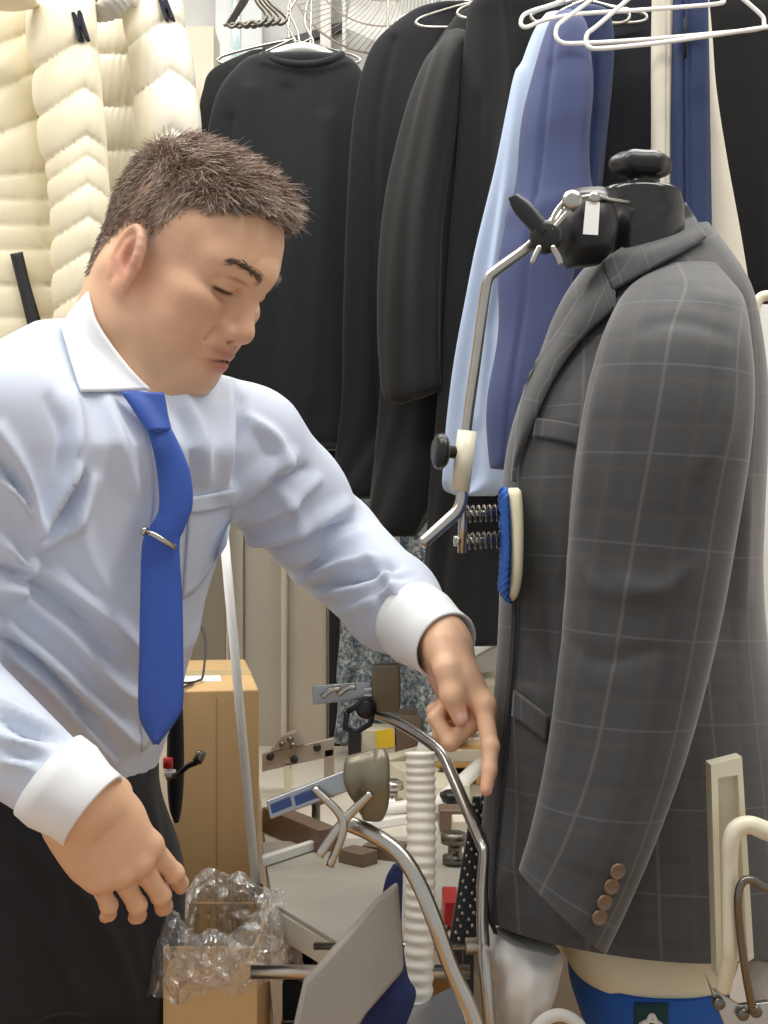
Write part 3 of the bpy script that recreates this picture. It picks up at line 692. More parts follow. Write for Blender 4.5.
# ---------------------------------------------------------------- fan on the back wall
fn = thing('wall_fan', 'wire-guarded wall fan with a beige hub at the top', 'fan', P(385, -40, 2.5))
fc = P(383, -44, 2.45); Rg = .185
for k in range(4):
    r = Rg*(1-.24*k); d = .035*math.sqrt(max(0, 1-(r/Rg)**2))
    v, f = tubev([fc+[r*math.cos(a), -d, r*math.sin(a)] for a in np.linspace(0, 2*np.pi, 60)], .0022 if k == 0 else .0014, 6, None, False); link('guard_ring', v, f, M_bracket, fn)
parts = []
for k in range(96):
    a0 = k*2*math.pi/96
    parts.append(tubev([fc+[r*Rg*math.cos(a0+.9*(1-r)), -.05*math.sqrt(max(0, 1-r*r)), r*Rg*math.sin(a0+.9*(1-r))] for r in np.linspace(.24, 1, 9)], .0008, 4, None, False))
link('guard_wires', *join(*parts), M_steel, fn)
link('hub', *disc_axis(None, fc+[0, -.075, 0], (0, 1, 0), [(0, 0), (.035, .002), (.05, .010), (.052, .03), (.05, .05)], None), M_cap, fn)
bl = []
for k in range(3):
    a0 = k*2.094+.4; pl = []
    for r, da in ((.03, -.5), (.09, -.55), (.155, -.35), (.165, .1), (.15, .5), (.09, .4), (.03, .3)): pl.append(fc+[r*math.cos(a0+da), .02*da, r*math.sin(a0+da)])
    bl.append(prismv(pl, (0, .003, 0)))
for x in bl: link('blade', *x, M_whitep, fn, smooth=False)
link('motor', *disc_axis(None, fc+[0, .01, 0], (0, 1, 0), [(.05, 0), (.06, .02), (.06, .08), (.03, .12), (.02, 2.9-fc[1]-.012)], None), M_whitep, fn)
# ================================================================ CHECKED JACKET ON THE FORM
def loft2v(S, n=96, m=150, disp=None, ex=2.2, caps=True):
    """S rows: ax, ay, Ya, bx, by, Yb, T  - both edges with their own distance"""
    K = catmull(S, m); A = PV(K[:, [0, 1, 2]]); B = PV(K[:, [3, 4, 5]]); C = (A+B)/2; E = (B-A)/2; T = K[:, 6]
    th = np.linspace(0, 2*np.pi, n, endpoint=False); ce = np.sign(np.cos(th))*np.abs(np.cos(th))**(2/ex); se = np.sign(np.sin(th))*np.abs(np.sin(th))**(2/ex)
    el = np.linalg.norm(E, axis=1); H = np.stack([-E[:, 1], E[:, 0], 0*el], 1); H /= np.linalg.norm(H, axis=1)[:, None]
    V = C[:, None]+E[:, None]*ce[None, :, None]+(T[:, None]*se[None])[..., None]*H[:, None]
    N = (E/el[:, None])[:, None]*np.cos(th)[None, :, None]+H[:, None]*np.sin(th)[None, :, None]
    N /= np.linalg.norm(N, axis=2)[..., None]
    vl = np.concatenate([[0], np.cumsum(np.linalg.norm(np.diff(C, axis=0), axis=1))])
    Vr = np.roll(V, -(n//4), 1); dd_ = np.linalg.norm(np.diff(Vr, axis=1), axis=2); cu = np.concatenate([np.zeros((m, 1)), np.cumsum(dd_, 1)], 1); cu = cu-cu[:, n//2][:, None]; U = np.roll(cu, n//4, 1); Vv = np.repeat(vl[:, None], n, 1)
    if disp is not None:
        X = 384+V[..., 0]*F/V[..., 1]; Yp = 512-(V[..., 2]-CZ)*F/V[..., 1]
        V = V+N*disp(U, Vv, X, Yp, np.repeat(th[None], m, 0))[..., None]
    V = V.reshape(-1, 3); uv = np.stack([U.ravel(), Vv.ravel()], 1)
    i = np.arange(m-1)[:, None]*n; j = np.arange(n)[None]; k = (j+1) % n
    Fc = np.stack([i+j, i+k, i+n+k, i+n+j], -1).reshape(-1, 4).tolist()
    if caps: Fc.append(tuple(range(n-1, -1, -1))); b = (m-1)*n; Fc.append(tuple(range(b, b+n)))
    return V, Fc, uv
def sdisp(L):
    def f(U, V, X, Y, th):
        r = np.zeros(X.shape)
        for pts, w, h in L:
            K = catmull(np.array(pts, float), 20); b = np.full(X.shape, 1e9); tt = np.zeros(X.shape)
            for i in range(len(K)-1):
                a, c = K[i], K[i+1]; ab = c-a; l2 = ab@ab+1e-9; q = np.clip(((X-a[0])*ab[0]+(Y-a[1])*ab[1])/l2, 0, 1)
                d = np.hypot(X-a[0]-q*ab[0], Y-a[1]-q*ab[1]); s = d < b; b[s] = d[s]; tt[s] = ((i+q)/19)[s]
            r += h*np.exp(-(b/w)**2)*np.sin(np.pi*np.clip(.06+.88*tt, 0, 1))**.5
        return r*(np.sin(th) < .3)
    return f
jk = thing('suit_jacket', 'charcoal windowpane-check suit jacket worn by the black pressing form', 'jacket', P(630, 980, 1.37))
JB = [(612,254,1.33, 690,224,1.42,.050), (602,282,1.31, 694,250,1.43,.075), (592,314,1.29, 704,286,1.44,.095), (576,354,1.28, 714,330,1.45,.105), (556,400,1.27, 720,390,1.46,.115), (542,450,1.265, 720,450,1.46,.120),
      (534,510,1.265, 720,510,1.46,.120), (532,570,1.265, 720,570,1.46,.118), (530,630,1.265, 724,635,1.46,.120), (524,700,1.265, 736,700,1.46,.125), (515,780,1.265, 752,770,1.47,.132), (507,850,1.265, 764,840,1.47,.138), (502,905,1.265, 770,895,1.47,.142), (504,928,1.265, 770,918,1.47,.142)]
jbf = sdisp([([(582,520),(575,560),(560,600)], 6, -.005), ([(540,560),(552,600),(560,650)], 8, .004), ([(530,620),(548,660),(556,690)], 6, -.004), ([(730,470),(728,560),(720,640)], 12, -.008), ([(745,480),(742,600)], 8, .004),
             ([(516,690),(530,690),(548,700)], 3, .003), ([(500,900),(520,860),(525,830)], 10, .005), ([(545,560),(548,620),(540,680)], 9, -.003)])
jv, jf, juv = loft2v(JB, n=140, m=170, disp=lambda *a: jbf(*a)+.002*np.sin(a[0]*30+a[1]*5)*np.clip(a[1]/.3, 0, 1), ex=2.2)
jvf = [q for q in jf if len(q) == 4]+[jf[-2]]
link('jacket_body', jv, jvf, M_plaid, jk, juv)
JS = [(664,264,1.30, 706,268,1.34,.030), (634,288,1.245, 730,304,1.30,.052), (608,332,1.205, 743,347,1.24,.064), (592,385,1.185, 748,398,1.215,.066), (580,450,1.18, 744,460,1.205,.066), (572,520,1.18, 733,535,1.20,.062), (566,600,1.18, 720,612,1.195,.058),
      (558,680,1.175, 702,690,1.19,.054), (547,760,1.17, 681,764,1.185,.050), (533,825,1.165, 652,845,1.175,.045), (523,858,1.165, 627,905,1.17,.042), (519,870,1.165, 606,951,1.165,.040)]
jsf = sdisp([([(690,285),(705,295),(735,300)], 9, .004), ([(640,330),(680,322),(730,335)], 8, -.004), ([(600,380),(590,450),(582,520)], 9, .004), ([(730,380),(722,430),(705,470)], 12, .005), ([(575,560),(600,590),(640,600)], 9, .003),
             ([(700,560),(660,590),(610,580)], 10, .004), ([(565,640),(600,660),(660,650)], 9, -.003), ([(640,700),(620,780),(590,860)], 16, .003)])
ssv, ssf, ssuv = loft2v(JS, n=120, m=180, disp=jsf, ex=2.0)
ssuv = ssuv+np.array([.0, .0])
slv = link('sleeve', ssv, ssf, M_plaid, jk, ssuv)
JBV = bvh_of([(jv, jf)]); JSV = bvh_of([(ssv, ssf)]); JALL = bvh_of([(jv, jf), (ssv, ssf)])
def d2(name, A, B, bvh, off, thick, mt, par, **kw): return drape(name, A, B, bvh, off, thick, mt, par, **kw)
d2('lapel', [(605,259),(580,297),(555,337),(532,370),(520,412),(514,461),(513,480)], [(615,309),(600,322),(581,340),(556,376),(536,416),(518,458),(514,482)], JBV, .010, .004, M_plaid, jk, n=40, m=14, bulge=.005, smooth=5)
d2('lapel_peak', [(608,266),(612,278),(614,290)], [(600,300),(607,306),(616,311)], JBV, .0105, .004, M_plaid, jk, n=10, m=10, smooth=4)
d2('collar', [(603,262),(630,243),(660,222),(686,203)], [(613,291),(640,276),(672,258),(707,238)], JBV, .011, .004, M_plaid, jk, n=30, m=12, default=1.36, lim=(1.20, 1.40), bulge=.005, smooth=6)
d2('breast_pocket', [(536,418),(560,421),(584,426)], [(533,436),(558,440),(581,446)], JBV, .004, .002, M_plaid, jk, n=14, m=8, smooth=2)
d2('pocket_flap', [(514,690),(530,702),(548,716)], [(512,716),(530,728),(546,742)], JBV, .004, .002, M_plaid, jk, n=14, m=8, smooth=2)
d2('front_edge', [(516,490),(514,560),(511,640),(505,710),(497,790),(491,860),(489,915),(493,933)], [(520,490),(518,560),(516,640),(510,710),(502,790),(496,860),(494,915),(498,935)], JBV, .006, .003, M_jlining, jk, n=50, m=6, smooth=3)
for x, y in ((617,871), (611,886), (604,902), (599,917)):
    h, nn = hit(JSV, x, y); h = np.array(h); nn = np.array(nn); nn = nn if nn[1] < 0 else -nn
    link('sleeve_button', *disc_axis(None, h-nn*.0005, nn, [(.0072, 0), (.0075, .002), (.0068, .0035), (.0055, .0028), (.0045, .0022), (0, .0022)], None), M_button, jk)
# sleeve lining glimpse, far lapel side
d2('lining', [(608,256),(640,236),(676,212)], [(604,268),(638,248),(676,226)], JBV, -.004, .003, M_jlining, jk, n=20, m=6, default=1.37, lim=(1.3, 1.42), smooth=4)

# ================================================================ PRESSING FORM (MACHINE)
mc = thing('pressing_form', 'steam pressing form with glossy black neck, clamp arms and cream padded hips', 'machine', P(630, 1024, 1.38)*np.array([1, 1, 0]))
MX, MY = P(640, 0, 1.38)[0], 1.38
loft('neck_form', [(606,188,674,189,1.36,.030),(601,192,680,193,1.36,.036),(600,212,684,208,1.36,.038),(598,236,684,224,1.36,.042),(598,262,684,245,1.365,.044),(604,300,680,280,1.37,.05)], M_gloss, mc, n=60, m=50)
loft('cap_knob', [(620,153,664,155,1.36,.018),(612,158,669,160,1.36,.024),(610,165,671,167,1.36,.026),(614,172,668,174,1.36,.024),(624,176,660,178,1.36,.018)], M_plast, mc, n=50, m=40, disp=lambda U, V, X, Y, th: .0016*np.cos(6*th))
link('knob_stem', *tubev(pt([(643,174,1.36),(644,196,1.36)]), .017, 24), M_gloss, mc)
loft('strap_block', [(572,190,606,188,1.31,.010),(562,200,612,200,1.305,.022),(555,225,618,225,1.30,.026),(556,250,612,250,1.30,.024),(566,268,600,264,1.305,.012)], M_plast, mc, n=50, m=50)
tagp = thing('hang_tag', 'small white tag hanging from the black neck clamp', 'tag', P(592, 234, 1.265)); 
link('card', *prismv(pt([(586,201,1.268),(600,202,1.268),(598,235,1.266),(583,234,1.266)]), (0, .0012, 0)), M_paper, tagp, smooth=False)
link('eyelet', *disc_axis(None, P(594,197,1.268), (0, 1, 0), [(.001, -.001), (.0055, -.001), (.0055, .003), (.001, .003)], None), M_steel, tagp)
link('neck_wire', *tubev(pt([(573,199,1.27),(594,196,1.272),(612,200,1.29),(630,203,1.318)]), .0022, 8, 20), M_steel, mc)
ca = link('clamp_arm', *tubev(pt([(560,212,1.27),(548,228,1.26),(530,246,1.255),(497,270,1.25),(488,280,1.25),(484,300,1.25),(476,360,1.25),(467,425,1.25),(463,470,1.25),(462,496,1.25),(458,510,1.248),(446,522,1.245),(421,544,1.235)]), [.004,.0055,.0052,.0052,.0052,.0052,.0052,.0052,.0052,.0058,.006,.0062,.0055], 14, 120), M_steel, mc); ca['label'] = 'bent steel clamp rod'
link('arm_collar', *tubev(pt([(467,431,1.25),(460,491,1.25)]), .0092, 20), M_cream, ca)
link('adjusting_knob', *join(disc_axis(None, P(434,451,1.245), nrm([1, .25, -.05]), [(0, 0), (.012, 0), (.017, .003), (.018, .008), (.014, .012), (.006, .014), (.006, .032), (0, .032)], None)), M_plast, ca)
link('pivot_hub', *disc_axis(None, P(546,236,1.235), (0.1, 1, .1), [(0, 0), (.012, 0), (.0155, .004), (.0155, .022), (.010, .026), (0, .026)], None), M_plast, ca)
link('lever', *loftv([(508,198,518,194,1.24,.003),(514,212,530,202,1.24,.005),(528,228,542,216,1.24,.006),(538,238,550,228,1.24,.006)], n=30, m=30)[:2], M_plast, ca)
link('link_wire', *tubev(pt([(550,226,1.238),(556,212,1.24),(566,200,1.24),(573,197,1.24),(572,206,1.24),(562,218,1.238),(552,230,1.236)]), .0026, 8, 50), M_steel, ca)
link('round_nut', *disc_axis(None, P(573,199,1.232), (0, 1, 0), [(0, 0), (.006, 0), (.0095, .003), (.0095, .012), (0, .012)], None), M_steel, ca)
for q in ([(540,246,1.236),(535,256,1.236),(532,263,1.236)], [(552,246,1.236),(558,256,1.236),(561,264,1.236)]): link('screw_wing', *tubev(pt(q), .0028, 8, 12), M_steel, ca)
# spring plate
sp = link('spring_bar', *tubev(pt([(463,488,1.258),(462,553,1.258)]), .0042, 12), M_steel, mc)
for yy in (514, 541):
    link('plunger', *tubev(pt([(457,yy,1.258),(505,yy-2,1.27)]), .0028, 10), M_steel, sp)
    h = []
    for t in np.linspace(0, 1, 110):
        a = t*2*math.pi*6.2; c = P(466+34*t, yy-1.5*t, 1.258+.010*t); h.append(c+np.array([0, .0075*math.cos(a), .0075*math.sin(a)]))
    link('coil_spring', *tubev(np.array(h), .0013, 6), M_dsteel, sp)
    link('nut', *disc_axis(None, P(454,yy,1.258), (1, 0.1, 0), [(0, 0), (.005, 0), (.005, .006), (0, .006)], None), M_steel, sp)
pd = loft('front_pad', [(508,488,518,488,1.262,.012),(505,495,521,496,1.262,.026),(507,530,522,532,1.262,.032),(507,570,521,572,1.262,.032),(506,592,518,592,1.262,.024),(508,600,514,600,1.262,.01)], M_creamcl, mc, n=40, m=50, ex=3)
loft('pad_cover', [(501,487,508,488,1.262,.012),(499,500,508,500,1.262,.028),(501,545,509,545,1.262,.034),(500,575,508,575,1.262,.033),(499,590,509,592,1.262,.026),(506,602,511,603,1.262,.012)], M_bluecl, pd, n=40, m=60, disp=lambda U, V, X, Y, th: .0012*np.sin(Y*.9+th*4))
# hips and lower body
loft('hip_pad', [(550,900,740,900,1.39,.10),(552,920,736,920,1.385,.112),(560,945,730,947,1.385,.118),(568,960,724,961,1.385,.118)], M_creamcl, mc, n=80, m=30, ex=2.4)
loft('blue_band', [(572,956,720,958,1.385,.122),(572,985,720,987,1.385,.124),(586,1030,712,1030,1.385,.122),(588,1060,710,1060,1.385,.12)], M_bluecl, mc, n=80, m=30, ex=2.4)
bb = bvh_of([loftv([(572,956,720,958,1.385,.122),(572,985,720,987,1.385,.124),(586,1030,712,1030,1.385,.122),(588,1060,710,1060,1.385,.12)], n=80, m=30, ex=2.4)[:2]])
d2('green_label', [(634,1003),(634,1030)], [(668,1003),(668,1030)], bb, .002, .0012, M_greencl, mc, n=6, m=8, smooth=1)
wl = []
for q in ([(636,1030),(641,1022),(650,1019),(659,1022),(664,1030)], [(644,1027),(651,1013),(658,1027)]):
    pts = []
    for x, y in catmull(np.array(q, float), 14):
        h, nn = hit(bb, x, y); pts.append(np.array(h)-[0, .004, 0])
    wl.append(tubev(np.array(pts), .0022, 8))
link('white_emblem', *join(*wl), M_whitecl, mc)
loft('side_pad', [(492,930,560,950,1.29,.03),(488,948,562,966,1.29,.045),(492,975,560,985,1.29,.05),(500,1000,548,1004,1.29,.045),(506,1030,545,1030,1.29,.035),(512,1050,540,1050,1.29,.02)], M_whitecl, mc, n=60, m=50, disp=lambda U, V, X, Y, th: .0022*np.sin(Y*.12+X*.1)+.0012*np.sin(X*.3))
link('pad_loop', *tubev(pt([(528,1045,1.235),(538,1026,1.235),(552,1016,1.235),(566,1016,1.235),(580,1026,1.235),(588,1045,1.24)]), .006, 12, 40), M_whitecl, mc)
loft('side_pad', [(752,955,790,950,1.32,.03),(746,980,800,975,1.32,.045),(752,1010,800,1005,1.32,.045),(760,1040,790,1040,1.32,.03)], M_whitecl, mc, n=50, m=30)
box('column', (MX-.06, MY-.05, .05), (MX+.06, MY+.05, .82), M_cream, mc, bev=.01)
box('foot_plate', (MX-.24, MY-.22, 0), (MX+.24, MY+.26, .05), M_cream, mc, bev=.01)
box('control_box', (MX-.16, MY-.12, .36), (MX+.16, MY+.14, .66), M_cream, mc, bev=.012)
# vent clamp at the right
vc = link('vent_clamp', *join(prismv(pt([(711,765,1.155),(742,757,1.155),(754,958,1.155),(748,962,1.155),(738,775,1.155),(718,778,1.155),(722,973,1.155),(717,977,1.155)]), (0, .020, 0))), M_cream, mc, smooth=False)
link('clamp_web', *prismv(pt([(713,770,1.168),(741,762,1.168),(752,955,1.168),(720,970,1.168)]), (0, .007, 0)), M_cream, vc, smooth=False)
link('clamp_handle', *tubev(pt([(800,838,1.13),(770,832,1.13),(750,825,1.13),(737,829,1.13),(731,842,1.13),(730,870,1.132),(730,940,1.135),(729,962,1.14),(723,990,1.15)]), [.0085,.0085,.008,.008,.0075,.0068,.0068,.0068,.0068], 14, 80), M_cream, vc)
link('clamp_rod', *tubev(pt([(800,895,1.12),(768,889,1.12),(752,880,1.12),(742,883,1.12),(738,900,1.12),(740,930,1.125),(746,975,1.13),(753,1012,1.14)]), .0036, 10, 80), M_dsteel, vc)
prism('clamp_bracket', pt([(706,975,1.15),(714,990,1.15),(740,1006,1.15),(770,1002,1.15),(775,1030,1.15),(726,1030,1.15),(716,1004,1.15)]), (0, .008, 0), M_steel, vc)
for x, y in ((720,1005), (744,1016), (757,1013)): link('rivet', *disc_axis(None, P(x,y,1.143), (0, 1, 0), [(0, 0), (.004, 0), (.0055, .002), (.0055, .01), (0, .01)], None), M_dsteel, vc)
link('support_post', *tubev(np.array([P(735,1015,1.16), P(735,1015,1.16)*[1,1,0]+[0,.02,.62], (MX+.02, MY-.05, .60)]), .009, 12, 30), M_cream, vc)
# back frame : tall cream hoop behind the jacket
link('back_hoop', *tubev(np.array([P(753,800,1.62)*[1,1,0]+[0,0,.03]]+[P(x,y,1.60) for x, y in ((766,900),(764,700),(757,560),(755,420),(755,320),(757,303),(764,296),(774,298),(780,310),(782,420),(782,700))]+[P(790,800,1.62)*[1,1,0]+[0,0,.03]]), .0065, 12, 160), M_cream, mc)
box('hoop_foot', (P(735,0,1.6)[0], 1.56, 0), (P(815,0,1.6)[0], 1.68, .04), M_cream, mc)

# lower cuff clamps on bent steel arms
ra1 = link('bent_arm', *tubev(pt([(372,712,1.42),(395,721,1.41),(422,737,1.39),(441,753,1.37),(452,775,1.35),(468,812,1.32),(481,842,1.30),(485,856,1.29),(483,890,1.28),(483,940,1.26),(487,990,1.25),(492,1050,1.25)]+[]), .0062, 14, 110), M_steel, mc)
link('arm_socket', *tubev(np.array([P(492,1050,1.25), P(492,1050,1.25)*[1,1,0]+[0,.02,.62], (MX-.16, MY-.02, .58)]), .012, 14, 40), M_steel, mc)
link('pipe_union', *disc_axis(None, P(466,946,1.262), (1, .05, 0), [(0, 0), (.008, 0), (.008, .012), (.011, .012), (.011, .022), (0, .022)], None), M_steel, mc)
p1 = link('paddle', *loftv([(373,664,399,663,1.39,.003),(372,668,400,667,1.39,.005),(372,690,401,690,1.395,.006),(373,705,400,708,1.40,.005),(378,712,396,711,1.40,.003)], n=40, m=30, ex=6)[:2], M_bronze, ra1); p1['label'] = 'bronze paddle plate'
cl = prism('clip_plate', pt([(312,686,1.40),(372,681,1.405),(373,698,1.405),(313,705,1.40)]), (0, .004, 0), M_blueplate, ra1)
for k in range(2): link('slot_screw', *tubev(pt([(322+k*16,697-k*2,1.398),(332+k*16,690-k*2,1.398),(340+k*16,689-k*2,1.398)]), .003, 8, 12), M_steel, cl)
for k in range(2): link('slot', *boxv(P(364,690+k*6,1.398), P(372,688+k*6,1.398)+[0,.004,0]), M_whitep, cl, smooth=False)
link('hex_bracket', *tubev(pt([(347,712,1.39),(360,704,1.39),(374,710,1.39),(370,724,1.39),(356,732,1.39),(345,728,1.39),(347,712,1.39)]), .0035, 6), M_plast, ra1)
link('clamp_screw', *disc_axis(None, P(366,710,1.385), (0, 1, 0), [(0, 0), (.009, 0), (.011, .006), (.011, .03), (0, .03)], None), M_plast, ra1)
ra2 = link('bent_arm', *tubev(pt([(345,822,1.16),(372,834,1.15),(398,852,1.14),(417,880,1.13),(434,920,1.12),(450,965,1.12),(470,1010,1.12),(486,1060,1.12)]), .0072, 16, 110, True), M_steel, mc)
link('arm_socket', *tubev(np.array([P(486,1060,1.12), P(486,1060,1.12)*[1,1,0]+[.03,.08,.62], (MX-.15, MY-.05, .54)]), .012, 14, 40), M_steel, mc)
link('paddle', *loftv([(346,757,384,748,1.14,.006),(344,764,389,758,1.14,.012),(344,782,390,778,1.14,.016),(352,800,389,802,1.145,.014),(360,815,384,817,1.15,.010),(364,820,380,821,1.15,.005)], n=50, m=40, ex=3.5, disp=lambda U, V, X, Y, th: -.006*np.exp(-((X-365-(Y-780)*-.3)/5)**2)*(np.sin(th) < 0))[:2], M_bronze, ra2)
link('cross_handle', *tubev(pt([(371,793,1.125),(343,822,1.13),(319,856,1.125)]), [.0034,.0042,.0042], 12, 24), M_steel, ra2)
link('cross_handle', *tubev(pt([(314,788,1.13),(343,822,1.128),(330,866,1.13)]), [.003,.0040,.0036], 12, 24), M_steel, ra2)
cp2 = prism('clip_plate', pt([(266,801,1.135),(346,770,1.14),(352,790,1.14),(270,820,1.135)]), (0, .006, 0), M_blueplate, ra2)
for q in ([(270,805),(290,797),(292,806),(272,814)], [(294,797),(318,788),(320,797),(296,806)]): link('blue_film', *prismv(pt([(x, y, 1.1335) for x, y in q]), (0, .002, 0)), M_bluemark, cp2, smooth=False)
link('cross_rod', *tubev(pt([(251,972,1.26),(470,972,1.26)]), .0068, 14), M_steel, mc); link('cross_rod', *tubev(pt([(314,946,1.30),(478,946,1.28)]), .0040, 12), M_steel, mc)
# grey board paddle hanging in front, with navy cloth and white hose
gb = prism('grey_paddle', pt([(398,884,1.14),(404,972,1.14),(366,1016,1.13),(348,1045,1.13),(288,1050,1.12),(303,984,1.12),(344,938,1.13),(378,900,1.14)]), (0, .016, 0), M_grpanel, mc, bev=.005); gb['label'] = 'grey padded board'
loft('navy_cover', [(392,866,402,862,1.165,.006),(384,885,403,880,1.165,.010),(376,940,402,930,1.165,.012),(368,985,408,975,1.165,.014),(362,1010,416,996,1.165,.016),(356,1040,400,1040,1.165,.012)], M_navycl, mc, n=40, m=40)
link('steam_hose', *(lambda c: tubev(catmull(c, 160), [(.0138+.0007*math.sin(k*1.1)) for k in range(160)], 20))(pt([(420,752,1.235),(421,800,1.23),(421,860,1.22),(420,920,1.215),(418,990,1.21),(416,1060,1.21)])), M_hose, mc)
link('hose_tail', *tubev(np.array([P(416,1060,1.21), P(416,1100,1.21), (P(430,0,1.24)[0], 1.28, .60), (MX-.14, MY-.02, .50)]), .013, 14, 40), M_hose, mc)
prism('tray_board', pt([(366,1026,1.17),(455,985,1.22),(478,1000,1.22),(484,1045,1.17),(380,1060,1.12)]), (0, .006, -.004), M_blueplate, mc)

# ================================================================ WHITE POLE, CARTONS, BAG
a, b = P(224, 535, 1.59), P(257, 898, 1.59); d = (b-a)/(a[2]-b[2]); top = a-d*.12; bot = b+d*b[2]
pole = thing('pole', 'thin white pole leaning from behind the sleeve to the plastic bag', 'pole', (bot[0], bot[1], 0))
link('tube', *tubev([top, b], .0058, 14), M_whitep, pole); link('lower_tube', *tubev([b+(a-b)*.03, bot+[0,0,.002]], .0066, 14), M_whitep, pole)
link('end_cap', *tubev([b+(a-b)*.035, b-(a-b)*.02], .0085, 12), M_plast, pole)

cb = thing('cardboard_box', 'tall closed cardboard carton behind the white pole', 'box', (P(215,0,1.75)[0], 1.78, 0))
R = rotm('Z', 9); cx0 = P(176,0,1.64)[0]; cx1 = P(259,0,1.64)[0]; ct = P(0,690,1.64)[2]; cen = ((cx0+cx1)/2, 1.64, 0)
box('carton', (cx0-.004, 1.64, 0), (cx1, 1.98, ct), M_cardb, cb, R, c=cen, bev=.003)
box('tape', (cx0-.003, 1.79, ct), (cx1-.001, 1.84, ct+.0008), M_tape, cb, R, c=cen, bev=0)
box('shipping_label', (cx0+.004, 1.72, ct), (cx0+.060, 1.78, ct+.0012), M_paper, cb, R, c=cen, bev=0)
box('seam_tape', (cx0+.05, 1.6395, .02), (cx0+.052, 1.6405, ct-.01), M_cardin, cb, R, c=cen, bev=0)

bn = thing('carton_bin', 'open cardboard carton used as a bin, at the knees of the man', 'bin', (P(215,0,1.32)[0], 1.33, 0))
bx0, bx1, by0, by1, bt = P(163,0,1.38)[0], P(257,0,1.38)[0], 1.38, 1.54, .838
w_ = .004
for nm, lo, hi in (('front_wall', (bx0, by0, 0), (bx1, by0+w_, bt)), ('rear_wall', (bx0, by1-w_, 0), (bx1, by1, bt)), ('side_wall', (bx0, by0+w_, 0), (bx0+w_, by1-w_, bt)), ('side_wall', (bx1-w_, by0+w_, 0), (bx1, by1-w_, bt)), ('bottom', (bx0+w_, by0+w_, 0), (bx1-w_, by1-w_, w_))):
    box(nm, lo, hi, M_cardb, bn, bev=.001)
rs = np.random.RandomState(2); nth = 90; ns = 34; Vb = []
hx, hy = (bx1-bx0)/2, (by1-by0)/2; bc = np.array([(bx0+bx1)/2, (by0+by1)/2])
ph = rs.uniform(0, 6.28, 12)
for s in range(ns):
    t = s/(ns-1)
    for k in range(nth):
        a = 2*math.pi*k/nth; ca_, sa_ = math.cos(a), math.sin(a); q = 1/((abs(ca_)**5+abs(sa_)**5)**.2)
        if t < .45: tt = t/.45; off = -.010-.008*(1-tt); z = bt-.14*(1-tt)+.006*tt
        elif t < .55: tt = (t-.45)/.10; off = -.010+.024*tt; z = bt+.006+.022*math.sin(tt*math.pi)
        else: tt = (t-.55)/.45; off = .014+.012*math.sin(tt*2); z = bt+.006-(.055+.02*math.sin(a*2+1))*tt
        wv = .005*math.sin(a*5+ph[0]+3*t)+.004*abs(math.sin(a*8+ph[1]+7*t))+.003*abs(math.sin(a*17+ph[2]-9*t))+rs.normal(0, .0010)
        off += wv+(.012*math.exp(-((a-.1)/.5)**2) if t > .45 else 0)
        z += .010*math.sin(a*3+ph[3])*(1 if t > .3 else .3)+.005*math.sin(a*9+ph[4])+rs.normal(0, .0008)
        Vb.append((bc[0]+(hx*q+off)*ca_ if True else 0, bc[1]+(hy*q+off)*sa_, z))
Fb = [(s*nth+k, s*nth+(k+1) % nth, (s+1)*nth+(k+1) % nth, (s+1)*nth+k) for s in range(ns-1) for k in range(nth)]
o = link('plastic_bag', np.array(Vb), Fb, M_poly); tag(o, 'crumpled clear plastic bag lining the open carton', 'bag')

cc_ = box('crate', (P(142,0,2.1)[0], 2.1, 0), (P(176,0,2.1)[0], 2.3, P(0,738,2.1)[2]), M_strip); tag(cc_, 'cream upright carton just behind the belt of the man', 'box')
bs = thing('black_pouch', 'narrow black pouch beside the tall carton', 'pouch', P(172, 810, 1.56))
loft('pouch', [(171,702,181,700,1.565,.008),(168,712,183,712,1.565,.014),(167,770,184,770,1.565,.016),(169,805,182,805,1.565,.014),(174,822,179,822,1.565,.006)], M_blk, bs, n=40, m=40)
link('hanging_cord', *tubev(np.array([P(176,702,1.565), P(178,690,1.60), (P(180,0,1.62)[0], 1.62, ct+.004), (P(186,0,1.62)[0], 1.68, ct+.003)]), .002, 8, 20), M_plast, bs)
cbz = thing('cable', 'short dark cable with red connector sticking out beside the black pouch', 'cable', P(185, 775, 1.52))
link('wire', *tubev(pt([(168,778,1.545),(178,774,1.53),(188,766,1.52),(197,762,1.515),(201,757,1.515)]), .0035, 8, 30), M_plast, cbz)
link('plug', *tubev(pt([(197,762,1.515),(202,752,1.515)]), .006, 8), M_dsteel, cbz); link('red_connector', *tubev(pt([(168,758,1.54),(168,768,1.54)]), .006, 10), M_red, cbz); link('white_connector', *tubev(pt([(170,770,1.54),(170,776,1.54)]), .007, 10), M_whitep, cbz)
o = link('cable', *tubev(np.array([P(190,575,1.80), P(196,600,1.79), P(197,615,1.78), P(205,640,1.75), P(203,675,1.72), (P(198,0,1.70)[0], 1.70, ct+.004), (P(190,0,1.68)[0], 1.68, ct+.004), (P(182,0,1.68)[0], 1.68, ct+.004)]), .0016, 8, 60), M_plast); tag(o, 'thin black cable curling down onto the closed carton', 'cable')

